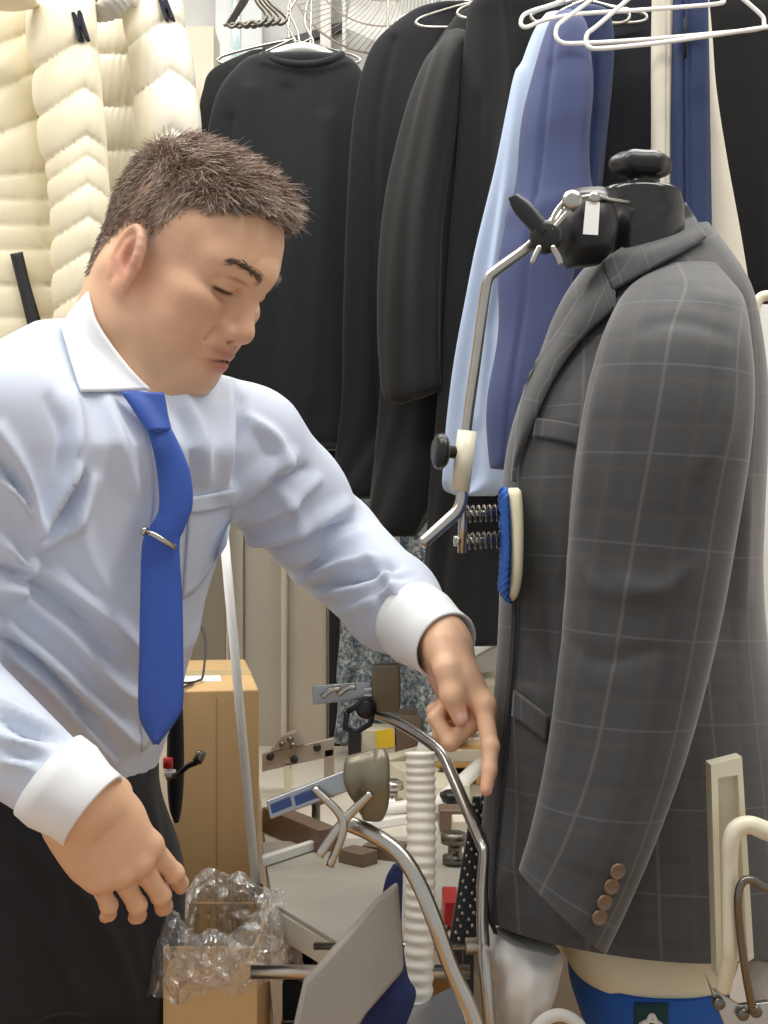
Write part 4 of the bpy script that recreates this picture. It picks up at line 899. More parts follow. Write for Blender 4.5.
# ================================================================ BENCH AND WHAT LIES ON IT
BZ = .85
def bp(px, py, z=BZ):  # point on bench plane seen at px,py
    Y = (CZ-z)*F/(py-512.0); return np.array([(px-384)*Y/F, Y, z])
bench = thing('workbench', 'pale workbench covered in machine parts between the man and the pressing form', 'table', (.1, 2.0, 0))
prism('top', np.array([bp(272,908), bp(340,948), bp(470,948), (.42, 1.66, BZ), (.62, 2.5, BZ), (P(255,0,2.5)[0], 2.5, BZ)])-[0, 0, .03], (0, 0, .03), M_bench, bench)
for x, y in ((-.10, 1.88), (.14, 1.52), (.40, 1.75), (-.20, 2.42), (.52, 2.42)): box('leg', (x-.02, y-.02, 0), (x+.02, y+.02, BZ-.031), M_rack, bench)
v, f = prismv([bp(262,845, BZ+.001), bp(274,907, BZ+.001), bp(338,946, BZ+.001), bp(440,944, BZ+.001), bp(472,880, BZ+.001), bp(440,838, BZ+.001)], (0, 0, .004)); o = link('metal_sheet', v, f, M_sheet, smooth=False); tag(o, 'big creased grey sheet lying on the front of the bench', 'sheet')
o = prism('steel_strip', [bp(262,864, BZ+.006), bp(262,868, BZ+.006), bp(322,848, BZ+.006), bp(322,845, BZ+.006)], (0, 0, .012), M_whitep); tag(o, 'thin white bar lying across the grey sheet beside the brown rail', 'bar')
# lower wooden shelf and tray with papers
lw = thing('wooden_shelf', 'low pale wooden shelf in front of the bench, below the steel rod', 'shelf', (-.08, 1.5, 0))
zl = .70; box('board', (-.122, 1.44, zl-.02), (.10, 1.80, zl), M_wood, lw)
for x in (-.104, .085):
    for y in (1.46, 1.78): box('leg', (x-.015, y-.015, 0), (x+.015, y+.015, zl-.0205), M_wood, lw)
tr_ = thing('parts_tray', 'dark mesh tray with a paper in it on the wooden shelf', 'tray', (P(290,0,1.5)[0], 1.60, zl)); q0 = -.119; q1 = P(318,0,1.6)[0]
box('base', (q0, 1.52, zl), (q1, 1.72, zl+.006), M_dsteel, tr_)
for lo, hi in (((q0, 1.52, zl+.006), (q1, 1.526, zl+.05)), ((q0, 1.714, zl+.006), (q1, 1.72, zl+.05)), ((q0, 1.526, zl+.006), (q0+.006, 1.714, zl+.05)), ((q1-.006, 1.526, zl+.006), (q1, 1.714, zl+.05))): box('side', lo, hi, M_dnavy, tr_)
o = box('paper_sheet', (q0+.01, 1.56, zl+.0065), (q1-.02, 1.69, zl+.009), M_paper); tag(o, 'white paper lying in the dark mesh tray', 'paper')

def onbench(nm, lab, cat, x0, x1, y, h, d, m, rot=0, bev=.002, z=BZ, dz=0.001):
    p0 = bp(x0, y); p1 = bp(x1, y); z += dz
    o = box(nm, (p0[0], p0[1], z), (p1[0], p0[1]+d, z+h), m, R=rotm('Z', rot) if rot else None, bev=bev); return tag(o, lab, cat)
# bracket frame
bf = thing('bracket_frame', 'flat metal bracket frame standing on the bench in front of the panels', 'bracket', bp(300, 795)); Yb = bp(300,795)[1]-.02
prism('top_rail', pt([(262,754,Yb),(334,738,Yb),(334,756,Yb),(262,772,Yb)]), (0, .012, 0), M_bracket, bf)
prism('upright', pt([(324,750,Yb),(334,748,Yb),(334,800,Yb),(324,800,Yb)]), (0, .010, 0), M_bracket, bf)
prism('upright', pt([(284,764,Yb),(292,762,Yb),(292,800,Yb),(284,800,Yb)]), (0, .010, 0), M_strip, bf)
prism('hinge_plate', pt([(270,751,Yb-.01),(280,737,Yb-.01),(296,731,Yb-.01),(304,742,Yb-.01),(302,745,Yb-.01)]), (0, .02, 0), M_bracket, bf)
for x, y in ((317,748), (294,760), (270,757)): link('bolt', *disc_axis(None, P(x,y,Yb-.006), (0, 1, 0), [(0, 0), (.006, 0), (.006, .01), (0, .01)], None), M_plast, bf)
for x, y in ((282,745), (290,740), (293,746)): link('bolt', *disc_axis(None, P(x,y,Yb-.018), (0, 1, 0), [(0, 0), (.005, 0), (.005, .01), (0, .01)], None), M_dsteel, bf)
def rail(nm, lab, A_, B_, h, w, m, z=BZ+.006):
    a, b = np.array(A_), np.array(B_); d = nrm(b-a); n_ = np.array([-d[1], d[0], 0])*w
    o = prism(nm, [a, b, b+n_, a+n_], (0, 0, h), m); return tag(o, lab, 'rail')
rail('drilled_rail', 'brown drilled rail on the bench beside the closed carton', bp(262,832), bp(318,857), .035, .03, M_brackd)
rail('drilled_rail', 'short brown rail stub under the cross-shaped clamp handle', bp(338,866), bp(362,872), .022, .03, M_brackd)
rail('drilled_rail', 'brown rail piece right of the short stub, nearly under the hose', bp(362,862), bp(398,866), .022, .04, M_brackd)
o = link('cylinder_joint', *disc_axis(None, bp(316,838)+[0, 0, .001], (0, 0, 1), [(0, 0), (.012, 0), (.012, .02), (.006, .022), (.006, .045), (.013, .047), (.013, .06), (0, .06)], None), M_dsteel); tag(o, 'small steel joint standing at the end of the brown rail', 'joint')
def pipe(lab, L, r, m, nm='pipe'):
    o = link(nm, *tubev(np.array(L), r, 18), m); return tag(o, lab, 'pipe')
pipe('white pipe lying left to right behind the bronze paddle', [P(366,813,1.93), P(447,800,1.96)], .010, M_whitep)
pipe('white pipe rising to the right towards the pointing finger', [P(437,806,1.88), P(481,764,2.02)], .0115, M_whitep)
rail('cream_beam', 'broad cream beam lying on the bench right of the bronze paddle', bp(388,790), bp(432,818), .045, .06, M_cream, z=BZ+.001)
rail('cream_beam', 'long narrow cream beam at the back of the bench', bp(385,785), bp(440,768), .04, .03, M_cream, z=BZ+.001)
rail('steel_strip', 'thin white double strip under the white pipe', bp(362,832), bp(446,818), .012, .012, M_whitep)
wt = thing('wooden_tray', 'shallow pale wooden tray behind the pointing hand', 'tray', bp(460, 770)); c0 = bp(425,800); c1 = bp(500,800)
x0, x1, y0, y1 = c0[0], c1[0], c0[1]+.10, c0[1]+.38
box('base', (x0, y0, BZ+.03), (x1, y1, BZ+.04), M_wood, wt); box('back_board', (x0, y1-.01, BZ+.04), (x1, y1, BZ+.09), M_wood, wt); box('front_board', (x0, y0, BZ+.04), (x1, y0+.008, BZ+.06), M_strip, wt); box('runner', (x0+.01, y0+.01, BZ), (x0+.03, y1-.01, BZ+.03), M_wood, wt); box('runner', (x1-.03, y0+.01, BZ), (x1-.01, y1-.01, BZ+.03), M_wood, wt)
for i, (x, y, lab, m_) in enumerate(((445,790,'grey steel fitting on the bench left of the finger', M_dsteel), (452,812,'dark fitting below the white rising pipe', M_plast), (462,838,'small cream carton among the parts by the black comb', M_strip), (455,858,'dark steel knob near the black combs', M_dsteel), (392,800,'small steel fitting beside the bronze paddle', M_steel), (448,826,'brown block in front of the white rising pipe', M_brackd))):
    c = bp(x, y+10)+[0, 0, .006]
    if m_ in (M_strip, M_brackd): o = box('carton' if m_ is M_strip else 'block', (c[0]-.012, c[1], c[2]), (c[0]+.022, c[1]+.04, c[2]+.03), m_)
    else: o = link('fitting', *disc_axis(None, c, (0, 0, 1), [(0, 0), (.016, 0), (.016, .01), (.009, .012), (.009, .024), (.018, .026), (.018, .036), (.01, .04), (0, .04)], None), m_)
    tag(o, lab, 'fitting' if m_ not in (M_strip, M_brackd) else 'block')
# yellow label, brown box, paper, perforated post at the back of the bench
Yk = 2.30
def back(nm, lab, cat, x0, y0, x1, m, Y=Yk, d=.05, **kw):
    a = P(x0, 0, Y)[0]; b = P(x1, 0, Y)[0]; o = box(nm, (a, Y, BZ+.001), (b, Y+d, P(0, y0, Y)[2]), m, **kw); return tag(o, lab, cat)
o = back('cream_carton', 'cream carton with a yellow label on the bench back', 'box', 362, 730, 395, M_strip, d=.07)
yl = thing('label_card', 'bright yellow label stuck on the cream carton', 'label', P(384, 748, 2.29)); link('card', *prismv(pt([(375,731,2.299),(393,728,2.299),(395,746,2.299),(377,750,2.299)]), (0, -.0015, 0)), M_yellow, yl, smooth=False)
back('brown_carton', 'small dark brown box beside the yellow label', 'box', 396, 716, 422, M_brackd, d=.10)
back('perforated_post', 'short black perforated post on the bench behind the paddle', 'post', 348, 732, 361, M_plast, Y=2.25, d=.03)
pp = thing('paper_pile', 'pile of white papers on the bench beyond the pointing hand', 'papers', bp(440, 760))
for k, (x0, y0, x1, y1) in enumerate(((416,752,452,722), (420,745,470,715), (428,740,480,708))):
    link('sheet', *prismv([bp(x0, y0+30), bp(x1, y0+26), bp(x1+4, y1+44), bp(x0+3, y1+48)], (0, 0, .002)), M_paper, pp, smooth=False)
    bpy.context.scene.collection.objects[pp.children[-1].name].location.z += .05+.004*k
box('box_under', (bp(424,764)[0], 2.30, BZ), (bp(478,764)[0]+.02, 2.46, BZ+.05), M_strip, pp)
sh = thing('papers_shelf', 'cream shelf bracket with papers just left of the jacket front', 'shelf', P(485, 690, 1.95))
xs0, xs1 = P(462,0,1.95)[0], P(560,0,1.95)[0]; zs_ = P(0,678,1.95)[2]
box('board', (xs0, 1.95, zs_-.012), (xs1, 2.25, zs_), M_strip, sh); box('post', (xs0+.04, 1.98, BZ+.001), (xs0+.07, 2.01, zs_-.012), M_cream, sh); box('post', (xs1-.05, 2.2, BZ+.001), (xs1-.02, 2.23, zs_-.012), M_cream, sh)
o = prism('paper_roll', [P(464,664,1.97), P(502,642,1.97), P(504,668,1.97), P(470,676,1.97)], (0, .12, .002), M_paper); tag(o, 'folded white papers on the cream shelf by the jacket front', 'papers')
# black combs
for k, (xa, xb, ya) in enumerate(((477,456,798), (486,468,796))):
    cm = thing('comb_strip', ['black perforated strip leaning by the bent arm, the left one', 'black perforated strip leaning by the bent arm, the right one'][k], 'strip', P(xb, 940, 1.36))
    v, f = prismv(pt([(xa-4,ya,1.37),(xa+4,ya,1.37),(xb+8,945,1.33),(xb-7,945,1.33)]), (0, .008, 0)); link('strip', v, f, M_plast, cm, smooth=False)
    parts = []
    for j in range(22):
        t = (j+1)/23; parts.append(disc_axis(None, P(xa+(xb-xa)*t+(2 if j % 2 else -2), ya+(945-ya)*t, 1.366-.04*t-.0005), (0, 1, 0), [(0, -.002), (.0018, -.002), (.0018, .0), (0, .0)], None, n=8))
    link('studs', *join(*parts), M_steel, cm)
    a = P(xb-4,945,1.334); link('foot', *boxv((a[0], 1.334, BZ-.15), (a[0]+.010, 1.342, a[2])), M_plast, cm, smooth=False)
o = box('red_case', (P(446,0,1.36)[0], 1.40, BZ+.001), (P(462,0,1.36)[0], 1.46, BZ+.03), M_red); tag(o, 'small red case at the front corner of the bench', 'case')
# speckled dust covers
for k, (L, Y, lab) in enumerate((([(470,345,418),(500,340,420),(560,338,422),(640,337,424),(700,337,430),(738,338,436),(744,342,430)], 2.42, 'speckled grey-blue garment cover hanging behind the outstretched arm'), ([(455,412,440),(520,410,438),(600,408,442),(680,410,446),(742,414,450)], 2.32, 'narrow speckled cover hanging beside the long black coat'))):
    t = thing('garment_cover', lab, 'garment cover', P(L[0][1]*.5+L[0][2]*.5, L[0][0], Y), 'speckled covers')
    loft('cover', [(xl, py, xr, py, Y, .03 if 0 < i < len(L)-1 else .01) for i, (py, xl, xr) in enumerate(L)], M_foil, t, n=100, m=110, disp=lambda U, V, X, Yp, th: .006*np.sin(X*.22+Yp*.02)+.003*np.sin(X*.5+Yp*.07))
    hanger(t, (t.location.x, Y, t.location.z), .05, .05, Y, .02)
    FC = t if k == 0 else FC
prism('paper_tag', pt([(384,536,2.37),(399,529,2.37),(401,560,2.37),(390,558,2.37)]), (0, .012, 0), M_paper, FC)
dk = struct(box('trim_4', (P(329,0,2.58)[0], 2.56, 0), (P(340,0,2.58)[0], 2.60, 1.42), M_plast, bev=.003))
o = box('cabinet', (P(345,0,2.75)[0], 2.74, 0), (P(640,0,2.75)[0], 2.88, P(0,560,2.74)[2]), M_panel_d); tag(o, 'grey cabinet standing against the wall behind the bench', 'cabinet')
# ================================================================ PERSON
M_skin = mat('skin', (205,160,130), rough=0.48, attr='Col', var=0.06, vs=60, bump=0.15, bs=500, sss=0.12)
M_hair = mat('hair', (95,78,68), rough=0.55, attr='Col', var=0.05)
M_shirt = mat('shirt_cotton', (208,217,234), rough=0.7, var=0.02, vs=40, bump=0.08, bs=900, sheen=0.15)
M_white = mat('white_cotton', (238,240,242), rough=0.7, var=0.02, vs=40, bump=0.08, bs=900, sheen=0.15)
M_tie = mat('tie_silk', (46,84,172), rough=0.5, var=0.10, vs=500, bump=0.25, bs=900, sheen=0.3)
M_pants = mat('trouser_wool', (20,21,27), rough=0.8, var=0.1, bump=0.1, sheen=0.1)
M_shoe = mat('shoe_leather', (18,16,16), rough=0.3)
M_silver = mat('silver', (190,188,180), rough=0.25, metal=1.0, var=0.04)

YAW = rad(21); PIT = rad(32)
fh = np.array([math.cos(YAW), -math.sin(YAW), 0]); zz = np.array([0, 0, 1.0])
HF = math.cos(PIT)*fh-math.sin(PIT)*zz; HU = math.cos(PIT)*zz+math.sin(PIT)*fh; HL = np.array([math.sin(YAW), math.cos(YAW), 0])
HM = np.stack([HF, HL, HU], 1)           # local (f,l,u) -> world
HC = P(180, 249, 1.30)
def h2w(v): return np.asarray(v)@HM.T+HC
def w2h(p): return (np.asarray(p)-HC)@HM

def S(*a): return tuple(x*0.001 for x in a)
def build_head():
    V = Vox(S(-135, -100, -205), S(140, 100, 135), 0.0021)
    neckb = w2h([-0.300, 1.315, 1.40]); 
    V.ell(S(0, 0, 30), S(82, 75, 75), 0)
    V.ell(S(40, 0, 24), S(56, 62, 60), 0.03)
    V.ell(S(30, 0, -38), S(56, 59, 76), 0.03)
    for s in (-1, 1):
        V.cone(S(-12, 58*s, -45), S(14, 52*s, -82), .018, .020, .03)
        V.cone(S(14, 50*s, -82), S(64, 18*s, -96), .022, .018, .03)
        V.ell(S(54, 36*s, -54), S(35, 31, 36), .022)          # cheek
        V.ell(S(62, 45*s, -22), S(24, 18, 14), .02)           # cheek bone
        V.ell(S(88, 31*s, 0), S(15, 21, 12), .014, cut=True)    # eye socket
        V.cone(S(86, 10*s, 16), S(70, 48*s, 15), .0085, .008, .022)
        V.ell(S(77.5, 31*s, -1), S(13, 16, 12.5), .004)          # lidded eye
        V.cone(S(93, 14*s, 3), S(86, 26*s, 10), .0035, .003, .006)
    V.cone(S(77, 9, -99), S(77, -9, -99), .0155, .0155, .022)
    V.ell(S(48, 0, -106), S(36, 38, 18), .03)                 # under chin
    V.cone(S(70, 0, -86), S(84, 0, -60), .022, .019, .025)    # muzzle
    V.ell(S(86, 0, 22), S(14, 22, 14), .02)
    V.cone(S(91, 0, 6), S(103, 0, -32), .0075, .0105, .012)   # nose
    V.ell(S(105, 0, -38), S(12, 12.5, 10.5), .008)
    for s in (-1, 1):
        V.ell(S(95, 14.5*s, -42), S(11.5, 7.5, 8.5), .005)
        V.ell(S(100, 6.5*s, -49), S(5, 3, 4.5), .002, cut=True)
        V.cone(S(99, 17*s, -43), S(84, 33*s, -66), .001, .001, .004, cut=False)
    V.cone(S(100, 4, -63), S(89, 22, -71), .0066, .0035, .006); V.cone(S(100, -4, -63), S(89, -22, -71), .0066, .0035, .006)
    for s in (-1, 1): V.cone(S(92, 24*s, -46), S(82, 34*s, -66), .0012, .0005, .010, cut=True)
    for s in (-1, 1): V.cone(S(89, 26*s, -13), S(80, 44*s, -14), .002, .001, .006, cut=True)
    V.cone(S(99.5, 4, -62.5), S(99.5, -4, -62.5), .0055, .0055, .005)
    V.cone(S(96, 7, -77), S(89, 20, -74), .0078, .004, .006); V.cone(S(96, -7, -77), S(89, -20, -74), .0078, .004, .006)
    V.cone(S(96, 7, -76), S(96, -7, -76), .0068, .0068, .005)
    for s in (-1, 1): V.cone(S(106, 0, -69.5), S(92, 22*s, -72.5), .0016, .0008, .003, cut=True)
    # ears
    for s in (-1, 1):
        R = rotm('Z', 24*s)@rotm('Y', -12)
        c = np.array(S(3, 75*s, -25))
        V.ell(c, S(19, 7, 32), .006, R=R)
        V.ell(c+R@np.array(S(4, 8*s, 2)), S(11.5, 9, 19), .003, cut=True, R=R)
        # helix rim
        ring = []
        for t in np.linspace(-0.15, 1.12, 12):
            a = math.pi*(0.02+t*1.0); ring.append(c+R@np.array([0.016*math.cos(a)*1.0, 0.0045*s, 0.004+0.026*math.sin(a) if t < 1.0 else 0.0]))
        ring = [c+R@np.array([.0165*math.cos(a), .0052*s, .001+.0285*math.sin(a)]) for a in np.linspace(-0.25*math.pi+.6, 1.25*math.pi, 14)]
        V.chain(ring, [.0038]*14, .002)
        V.chain([c+R@np.array(S(-6, 4*s, 12)), c+R@np.array(S(-7, 4.5*s, -4)), c+R@np.array(S(2, 4*s, -14))], [.003]*3, .004)
        V.ell(c+R@np.array(S(4, 2*s, -27)), S(8, 5, 8), .006)
        V.ell(c+R@np.array(S(13, 1*s, -5)), S(5, 4, 6), .004)
    V.cone(S(-22, 0, -40), neckb+np.array(S(8, 0, 0)), .052, .058, .035)
    V.cone(S(8, 0, -75), w2h([-0.262, 1.285, 1.405]), .044, .05, .03)
    v, q = V.mesh(2)
    v = v[:]
    return v, q
hv, hq = build_head()
hN = normals(hv, hq)
f_, l_, u_ = hv[:, 0], hv[:, 1], hv[:, 2]
def G(c, r, v=None):
    v = hv if v is None else v
    return np.exp(-(((v-np.array(S(*c)))/np.array(S(*r)))**2).sum(1))
def hairline(f, l):
    ph = np.degrees(np.arctan2(np.abs(l), f-0.0))
    return np.interp(ph, [0, 20, 38, 50, 62, 72, 84, 90, 97, 112, 122, 135, 180], [.074, .074, .064, .052, .045, .034, -.014, -.018, .002, .0, -.022, -.058, -.068])
hs_ = (G((12, 66, 0), (12, 30, 26))+G((12, -66, 0), (12, 30, 26)))
skin = np.tile(np.array(lin((228,184,150))[:3]), (len(hv), 1))
def blend(c, w): 
    global skin
    w = np.clip(w, 0, 1)[:, None]; skin = skin*(1-w)+np.array(lin(c)[:3])*w
for s in (-1, 1):
    blend((205,135,112), 0.45*G((62, 46*s, -42), (30, 25, 22)))
    blend((208,132,110), 0.6*G((3, 82*s, -23), (26, 18, 38)))
    blend((150,100,78), 0.35*G((92, 31*s, -14), (12, 18, 7))); blend((176,98,78), .7*G((8, 80*s, -26), (9, 10, 15)))
    blend((60,42,36), 2.0*np.exp(-((u_+.0085-0.06*(np.abs(l_)-.031)**2*10)/.0016)**2)*np.exp(-((np.abs(l_)-.032)/.013)**4)*(f_ > .076))
    blend((150,108,86), 0.5*np.exp(-((u_-.0075+8*(np.abs(l_)-.031)**2)/.0018)**2)*np.exp(-((np.abs(l_)-.031)/.011)**2)*(f_ > .076))
blend((208,140,115), 0.35*G((112, 0, -36), (14, 18, 14)))
blend((176,98,88), 1.3*G((98, 0, -63), (12, 19, 5.5))); blend((192,100,92), 1.4*G((97, 0, -77), (12, 17, 6.5)))
blend((92,48,44), 1.2*np.exp(-((u_+.0705+0.004*(np.abs(l_)/.02)**2)/.0016)**2)*np.exp(-(l_/.019)**4)*(f_ > .085))
blend((190,180,168), hs_*.5)
blend((190,150,126), 0.2*G((76, 0, -98), (44, 40, 26)))
hm = np.clip((u_-hairline(f_, l_))/.012+.5, 0, 1)*(1-np.clip(G((3, 84, -25), (24, 14, 34))*2+G((3, -84, -25), (24, 14, 34))*2, 0, 1))
blend((120,100,86), hm*0.9)
# hair cards: short tapered strands rooted on the scalp
def build_hair():
    rs = np.random.RandomState(3)
    d = u_-hairline(f_, l_)
    earmask = ((np.abs(l_) > .070) & (np.abs(f_-.003) < .020) & (u_ < .010))
    idx = np.where((d > -0.003) & (~earmask))[0]
    pick = rs.choice(idx, 20000, replace=True)
    V = []; Fc = []; Cc = []; o = 0
    for c, i in enumerate(pick):
        p = hv[i]+rs.normal(0, .0012, 3); n = hN[i]; dd = d[i]
        f, l, u = p
        topw = np.clip((u-.045)/.05, 0, 1)
        ln = (.008+.014*topw+.009*np.clip(f/.08, 0, 1)*topw)*rs.uniform(.6, 1.25)
        if dd < .012: ln *= .55+.45*max(dd, 0)/.012*1.0 if topw < .5 else .9
        tuft = (f > .045) and (u > .06)
        if u < 0.0: ln = .006*rs.uniform(.6, 1.3)
        flow = np.array([0.85, 0.10*np.sin(f*90+l*60), 0.25])*topw+np.array([-0.25, 0, -0.9])*(1-topw)
        if tuft: flow = np.array([1.0, .25*math.sin(l*170+f*40), .25+.25*math.sin(l*120)]); ln *= rs.uniform(.9, 1.5)
        dirv = nrm(n*(0.5+.05*topw)+flow*0.75+rs.normal(0, .16, 3)+0.22*np.array([math.sin(l*240+f*60), math.sin(f*200+l*90), math.cos(f*170)]))
        curl = nrm(flow-0.35*n+rs.normal(0, .3, 3))
        if tuft: curl = nrm(np.array([.6, 0, -.8])+rs.normal(0, .5, 3))
        w = rs.uniform(.00045, .0008)
        sd = nrm(np.cross(dirv, n)+1e-4); nn = np.cross(sd, dirv)
        ns = 4
        pts = []
        q = p-n*.002; dr = dirv
        for k in range(ns+1):
            pts.append(q); q = q+dr*ln/ns; dr = nrm(dr+curl*.28)
        g = rs.uniform(0, 1)
        side = 1-topw
        gray = rs.uniform() < (.10+.34*side+(.30 if (f > .06) else 0))
        base = np.array(lin((186,172,160) if gray else (112+g*38, 90+g*32, 76+g*26))[:3])
        if u < 0.005 and abs(l) > .05 and f > -.02: base = np.array(lin((170,158,148))[:3])
        for k, q in enumerate(pts):
            ww = w*(1-.75*k/ns)
            for a in (0, 2.094, 4.189):
                V.append(q+ww*(math.cos(a)*sd+math.sin(a)*nn)); Cc.append(base)
        for k in range(ns):
            for a in range(3):
                b = (a+1) % 3; Fc.append((o+k*3+a, o+k*3+b, o+k*3+3+b, o+k*3+3+a))
        o += 3*(ns+1)
    return h2w(np.array(V)), Fc, np.array(Cc)
def brow(s):
    rs = np.random.RandomState(5); V = []; Fc = []; o = 0; Cc = []
    tree = BVHTree.FromPolygons([tuple(x) for x in hv], [tuple(int(k) for k in q) for q in hq])
    if 1:
        for i in range(190):
            t = rs.uniform(0, 1)**.9
            l = .012+.040*t; u = .0155+.0075*math.sin(t*2.4)+rs.normal(0, .0022)*(1.15-t*.6)
            h = tree.ray_cast(Vector((.2, l*s, u)), Vector((-1, 0, 0)))
            if h[0] is None: continue
            p = np.array(h[0]); n = np.array(h[1])
            dr = nrm(np.array([-.2, s*1.0, .45-.8*t])+n*.15+rs.normal(0, .12, 3)); ln = .0075
            sd = nrm(np.cross(dr, n)); nn = np.cross(sd, dr)
            for k in range(3):
                w = .00042*(1-.4*k)
                for a in (0, 2.094, 4.189):
                    V.append(p+dr*ln*k/2+w*(math.cos(a)*sd+math.sin(a)*nn)); Cc.append(np.array(lin((124,104,90))[:3]))
            for k in range(2):
                for a in range(3):
                    b = (a+1) % 3; Fc.append((o+k*3+a, o+k*3+b, o+k*3+3+b, o+k*3+3+a))
            o += 9
    return h2w(np.array(V)), Fc, np.array(Cc)

# ---- hands. local frame: x toward the thumb side, y along the fingers, z out of the back; metres
def build_hand(pose, h=0.0019):
    """pose: dict finger -> (spread deg, mcp, pip, dip bends deg)"""
    V = Vox((-.085, -.10, -.12), (.095, .215, .065), h)
    V.cone((0, -.012, 0), (0, -.0, 0), .0225, .024, .0)
    V.cone((.006, -.012, 0), (.007, .01, 0), .021, .021, .02); V.cone((-.006, -.012, 0), (-.008, .01, 0), .021, .021, .02)
    base = {'i': (.029, .088, .001), 'm': (.010, .092, .004), 'r': (-.010, .087, .002), 'p': (-.028, .077, -.002)}
    L = {'i': (.046, .026, .021), 'm': (.050, .030, .022), 'r': (.046, .028, .022), 'p': (.036, .021, .019)}
    R = {'i': (.0105, .0092, .0083, .0068), 'm': (.0108, .0094, .0085, .0070), 'r': (.0103, .0088, .008, .0066), 'p': (.0092, .0078, .007, .0058)}
    for k, x in (('i', .018), ('m', .007), ('r', -.005), ('p', -.016)):
        V.cone((x, .0, -.003), base[k], .0165, .0122, .018)
    V.ell((0, .045, -.006), (.038, .045, .0145), .015)
    V.cone((.022, .018, -.012), (.030, .05, -.014), .017, .014, .02)      # thenar
    V.cone((-.024, .015, -.010), (-.027, .06, -.010), .014, .012, .02)
    tips = []
    for k in 'imrp':
        sp, b1, b2, b3 = pose[k]; p = np.array(base[k]); a = 0.0; pts = [p]; lat = math.sin(rad(sp))
        for b, ln in zip((b1, b2, b3), L[k]):
            a += rad(b); d = nrm([lat*math.cos(a*.5), math.cos(a), -math.sin(a)]); p = p+d*ln; pts.append(p)
        V2 = None
        V.chain(pts, R[k], .0035)
        V.ell(pts[1]+np.array([0, 0, 0])+nrm(np.array([0, math.sin(a*.4), math.cos(a*.4)]))*.0005, (R[k][1]*.98,)*3, .004)
        V.ell(pts[0]+np.array([0, 0, .0035]), (.0105, .011, .0095), .008)
        up = np.array([0, math.sin(a), math.cos(a)]); tips.append((pts[3], up, d, R[k][3]))
    t = [np.array(q) for q in pose['t']]
    V.chain(t, [.0165, .0125, .0115, .0088], .008)
    d = nrm(t[3]-t[2]); up = nrm(np.cross(np.cross(d, pose.get('tn', (0.7, 0, .7))), d)); tips.append((t[3], up, d, .0095))
    v, q = V.mesh(2)
    col = np.tile(np.array(lin((226,182,148))[:3]), (len(v), 1))
    def bl(c, w):
        nonlocal col
        w = np.clip(w, 0, 1)[:, None]; col = col*(1-w)+np.array(lin(c)[:3])*w
    for p, up, d, r in tips:
        bl((224,150,128), .55*np.exp(-(((v-p)**2).sum(1))/.014**2))
        rel = v-(p+d*.001); a = rel@d; n = rel@up; s = rel-np.outer(a, d)-np.outer(n, up); s = np.sqrt((s**2).sum(1))
        nail = (n > r*.45) & (np.abs(a) < .0065) & (s < .0055)
        bl((236,190,176), nail*.9)
    for k in 'imrp': bl((214,150,122), .4*np.exp(-(((v-np.array(base[k]))**2).sum(1))/.011**2))
    return v, q, col, tips
def place_hand(v, wrist, along, back, mirror, scale=1.0):
    a = nrm(along); n = nrm(np.array(back)-a*np.dot(back, a)); s = np.cross(a, n)*(1 if mirror else -1)
    M = np.stack([s, a, n], 1); return (v*scale)@M.T+np.array(wrist)

# near (right) hand, hanging relaxed: thumb side = picture right
rp = dict(i=(5, 2, 26, 14), m=(1, 6, 28, 16), r=(-2, 8, 30, 16), p=(-6, 10, 28, 16),
          t=[(.026, .012, -.012), (.040, .040, -.030), (.040, .068, -.042), (.036, .092, -.050)])
rv, rq, rc, _ = build_hand(rp)
RW = P(79, 800, 1.102)
ra_dir = nrm(P(126, 866, 1.140)-P(79, 800, 1.102))
rside = nrm(P(148, 850, 1.15)-P(98, 884, 1.12))
rback = np.cross(ra_dir, rside); rback = rback if rback[1] < 0 else -rback
mir = np.dot(np.cross(ra_dir, rback), rside) > 0
rv = place_hand(rv, RW, ra_dir, rback, mir, .94); 
if not mir: rq = rq[:, ::-1]
# far (left) hand, index finger pointing down at the jacket front
lp = dict(i=(3, 16, 12, 6), m=(1, 72, 100, 66), r=(-2, 84, 102, 68), p=(-5, 88, 100, 66),
          t=[(.026, .012, -.012), (.039, .040, -.022), (.037, .068, -.028), (.030, .092, -.028)], tn=(0.95, 0.1, 0.1))
lv, lq, lc, ltips = build_hand(lp)
LW = P(445, 643, 1.325)
la_dir = nrm(P(477, 712, 1.295)-P(445, 643, 1.325)); lback = nrm([0.72, 0.25, 0.35])
lside = np.array([-.35, -.9, 0]); lb = nrm(lback-la_dir*np.dot(lback, la_dir))
mir2 = np.dot(np.cross(la_dir, lb), lside) > 0
lv = place_hand(lv, LW, la_dir, lback, mir2, .92)
if not mir2: lq = lq[:, ::-1]

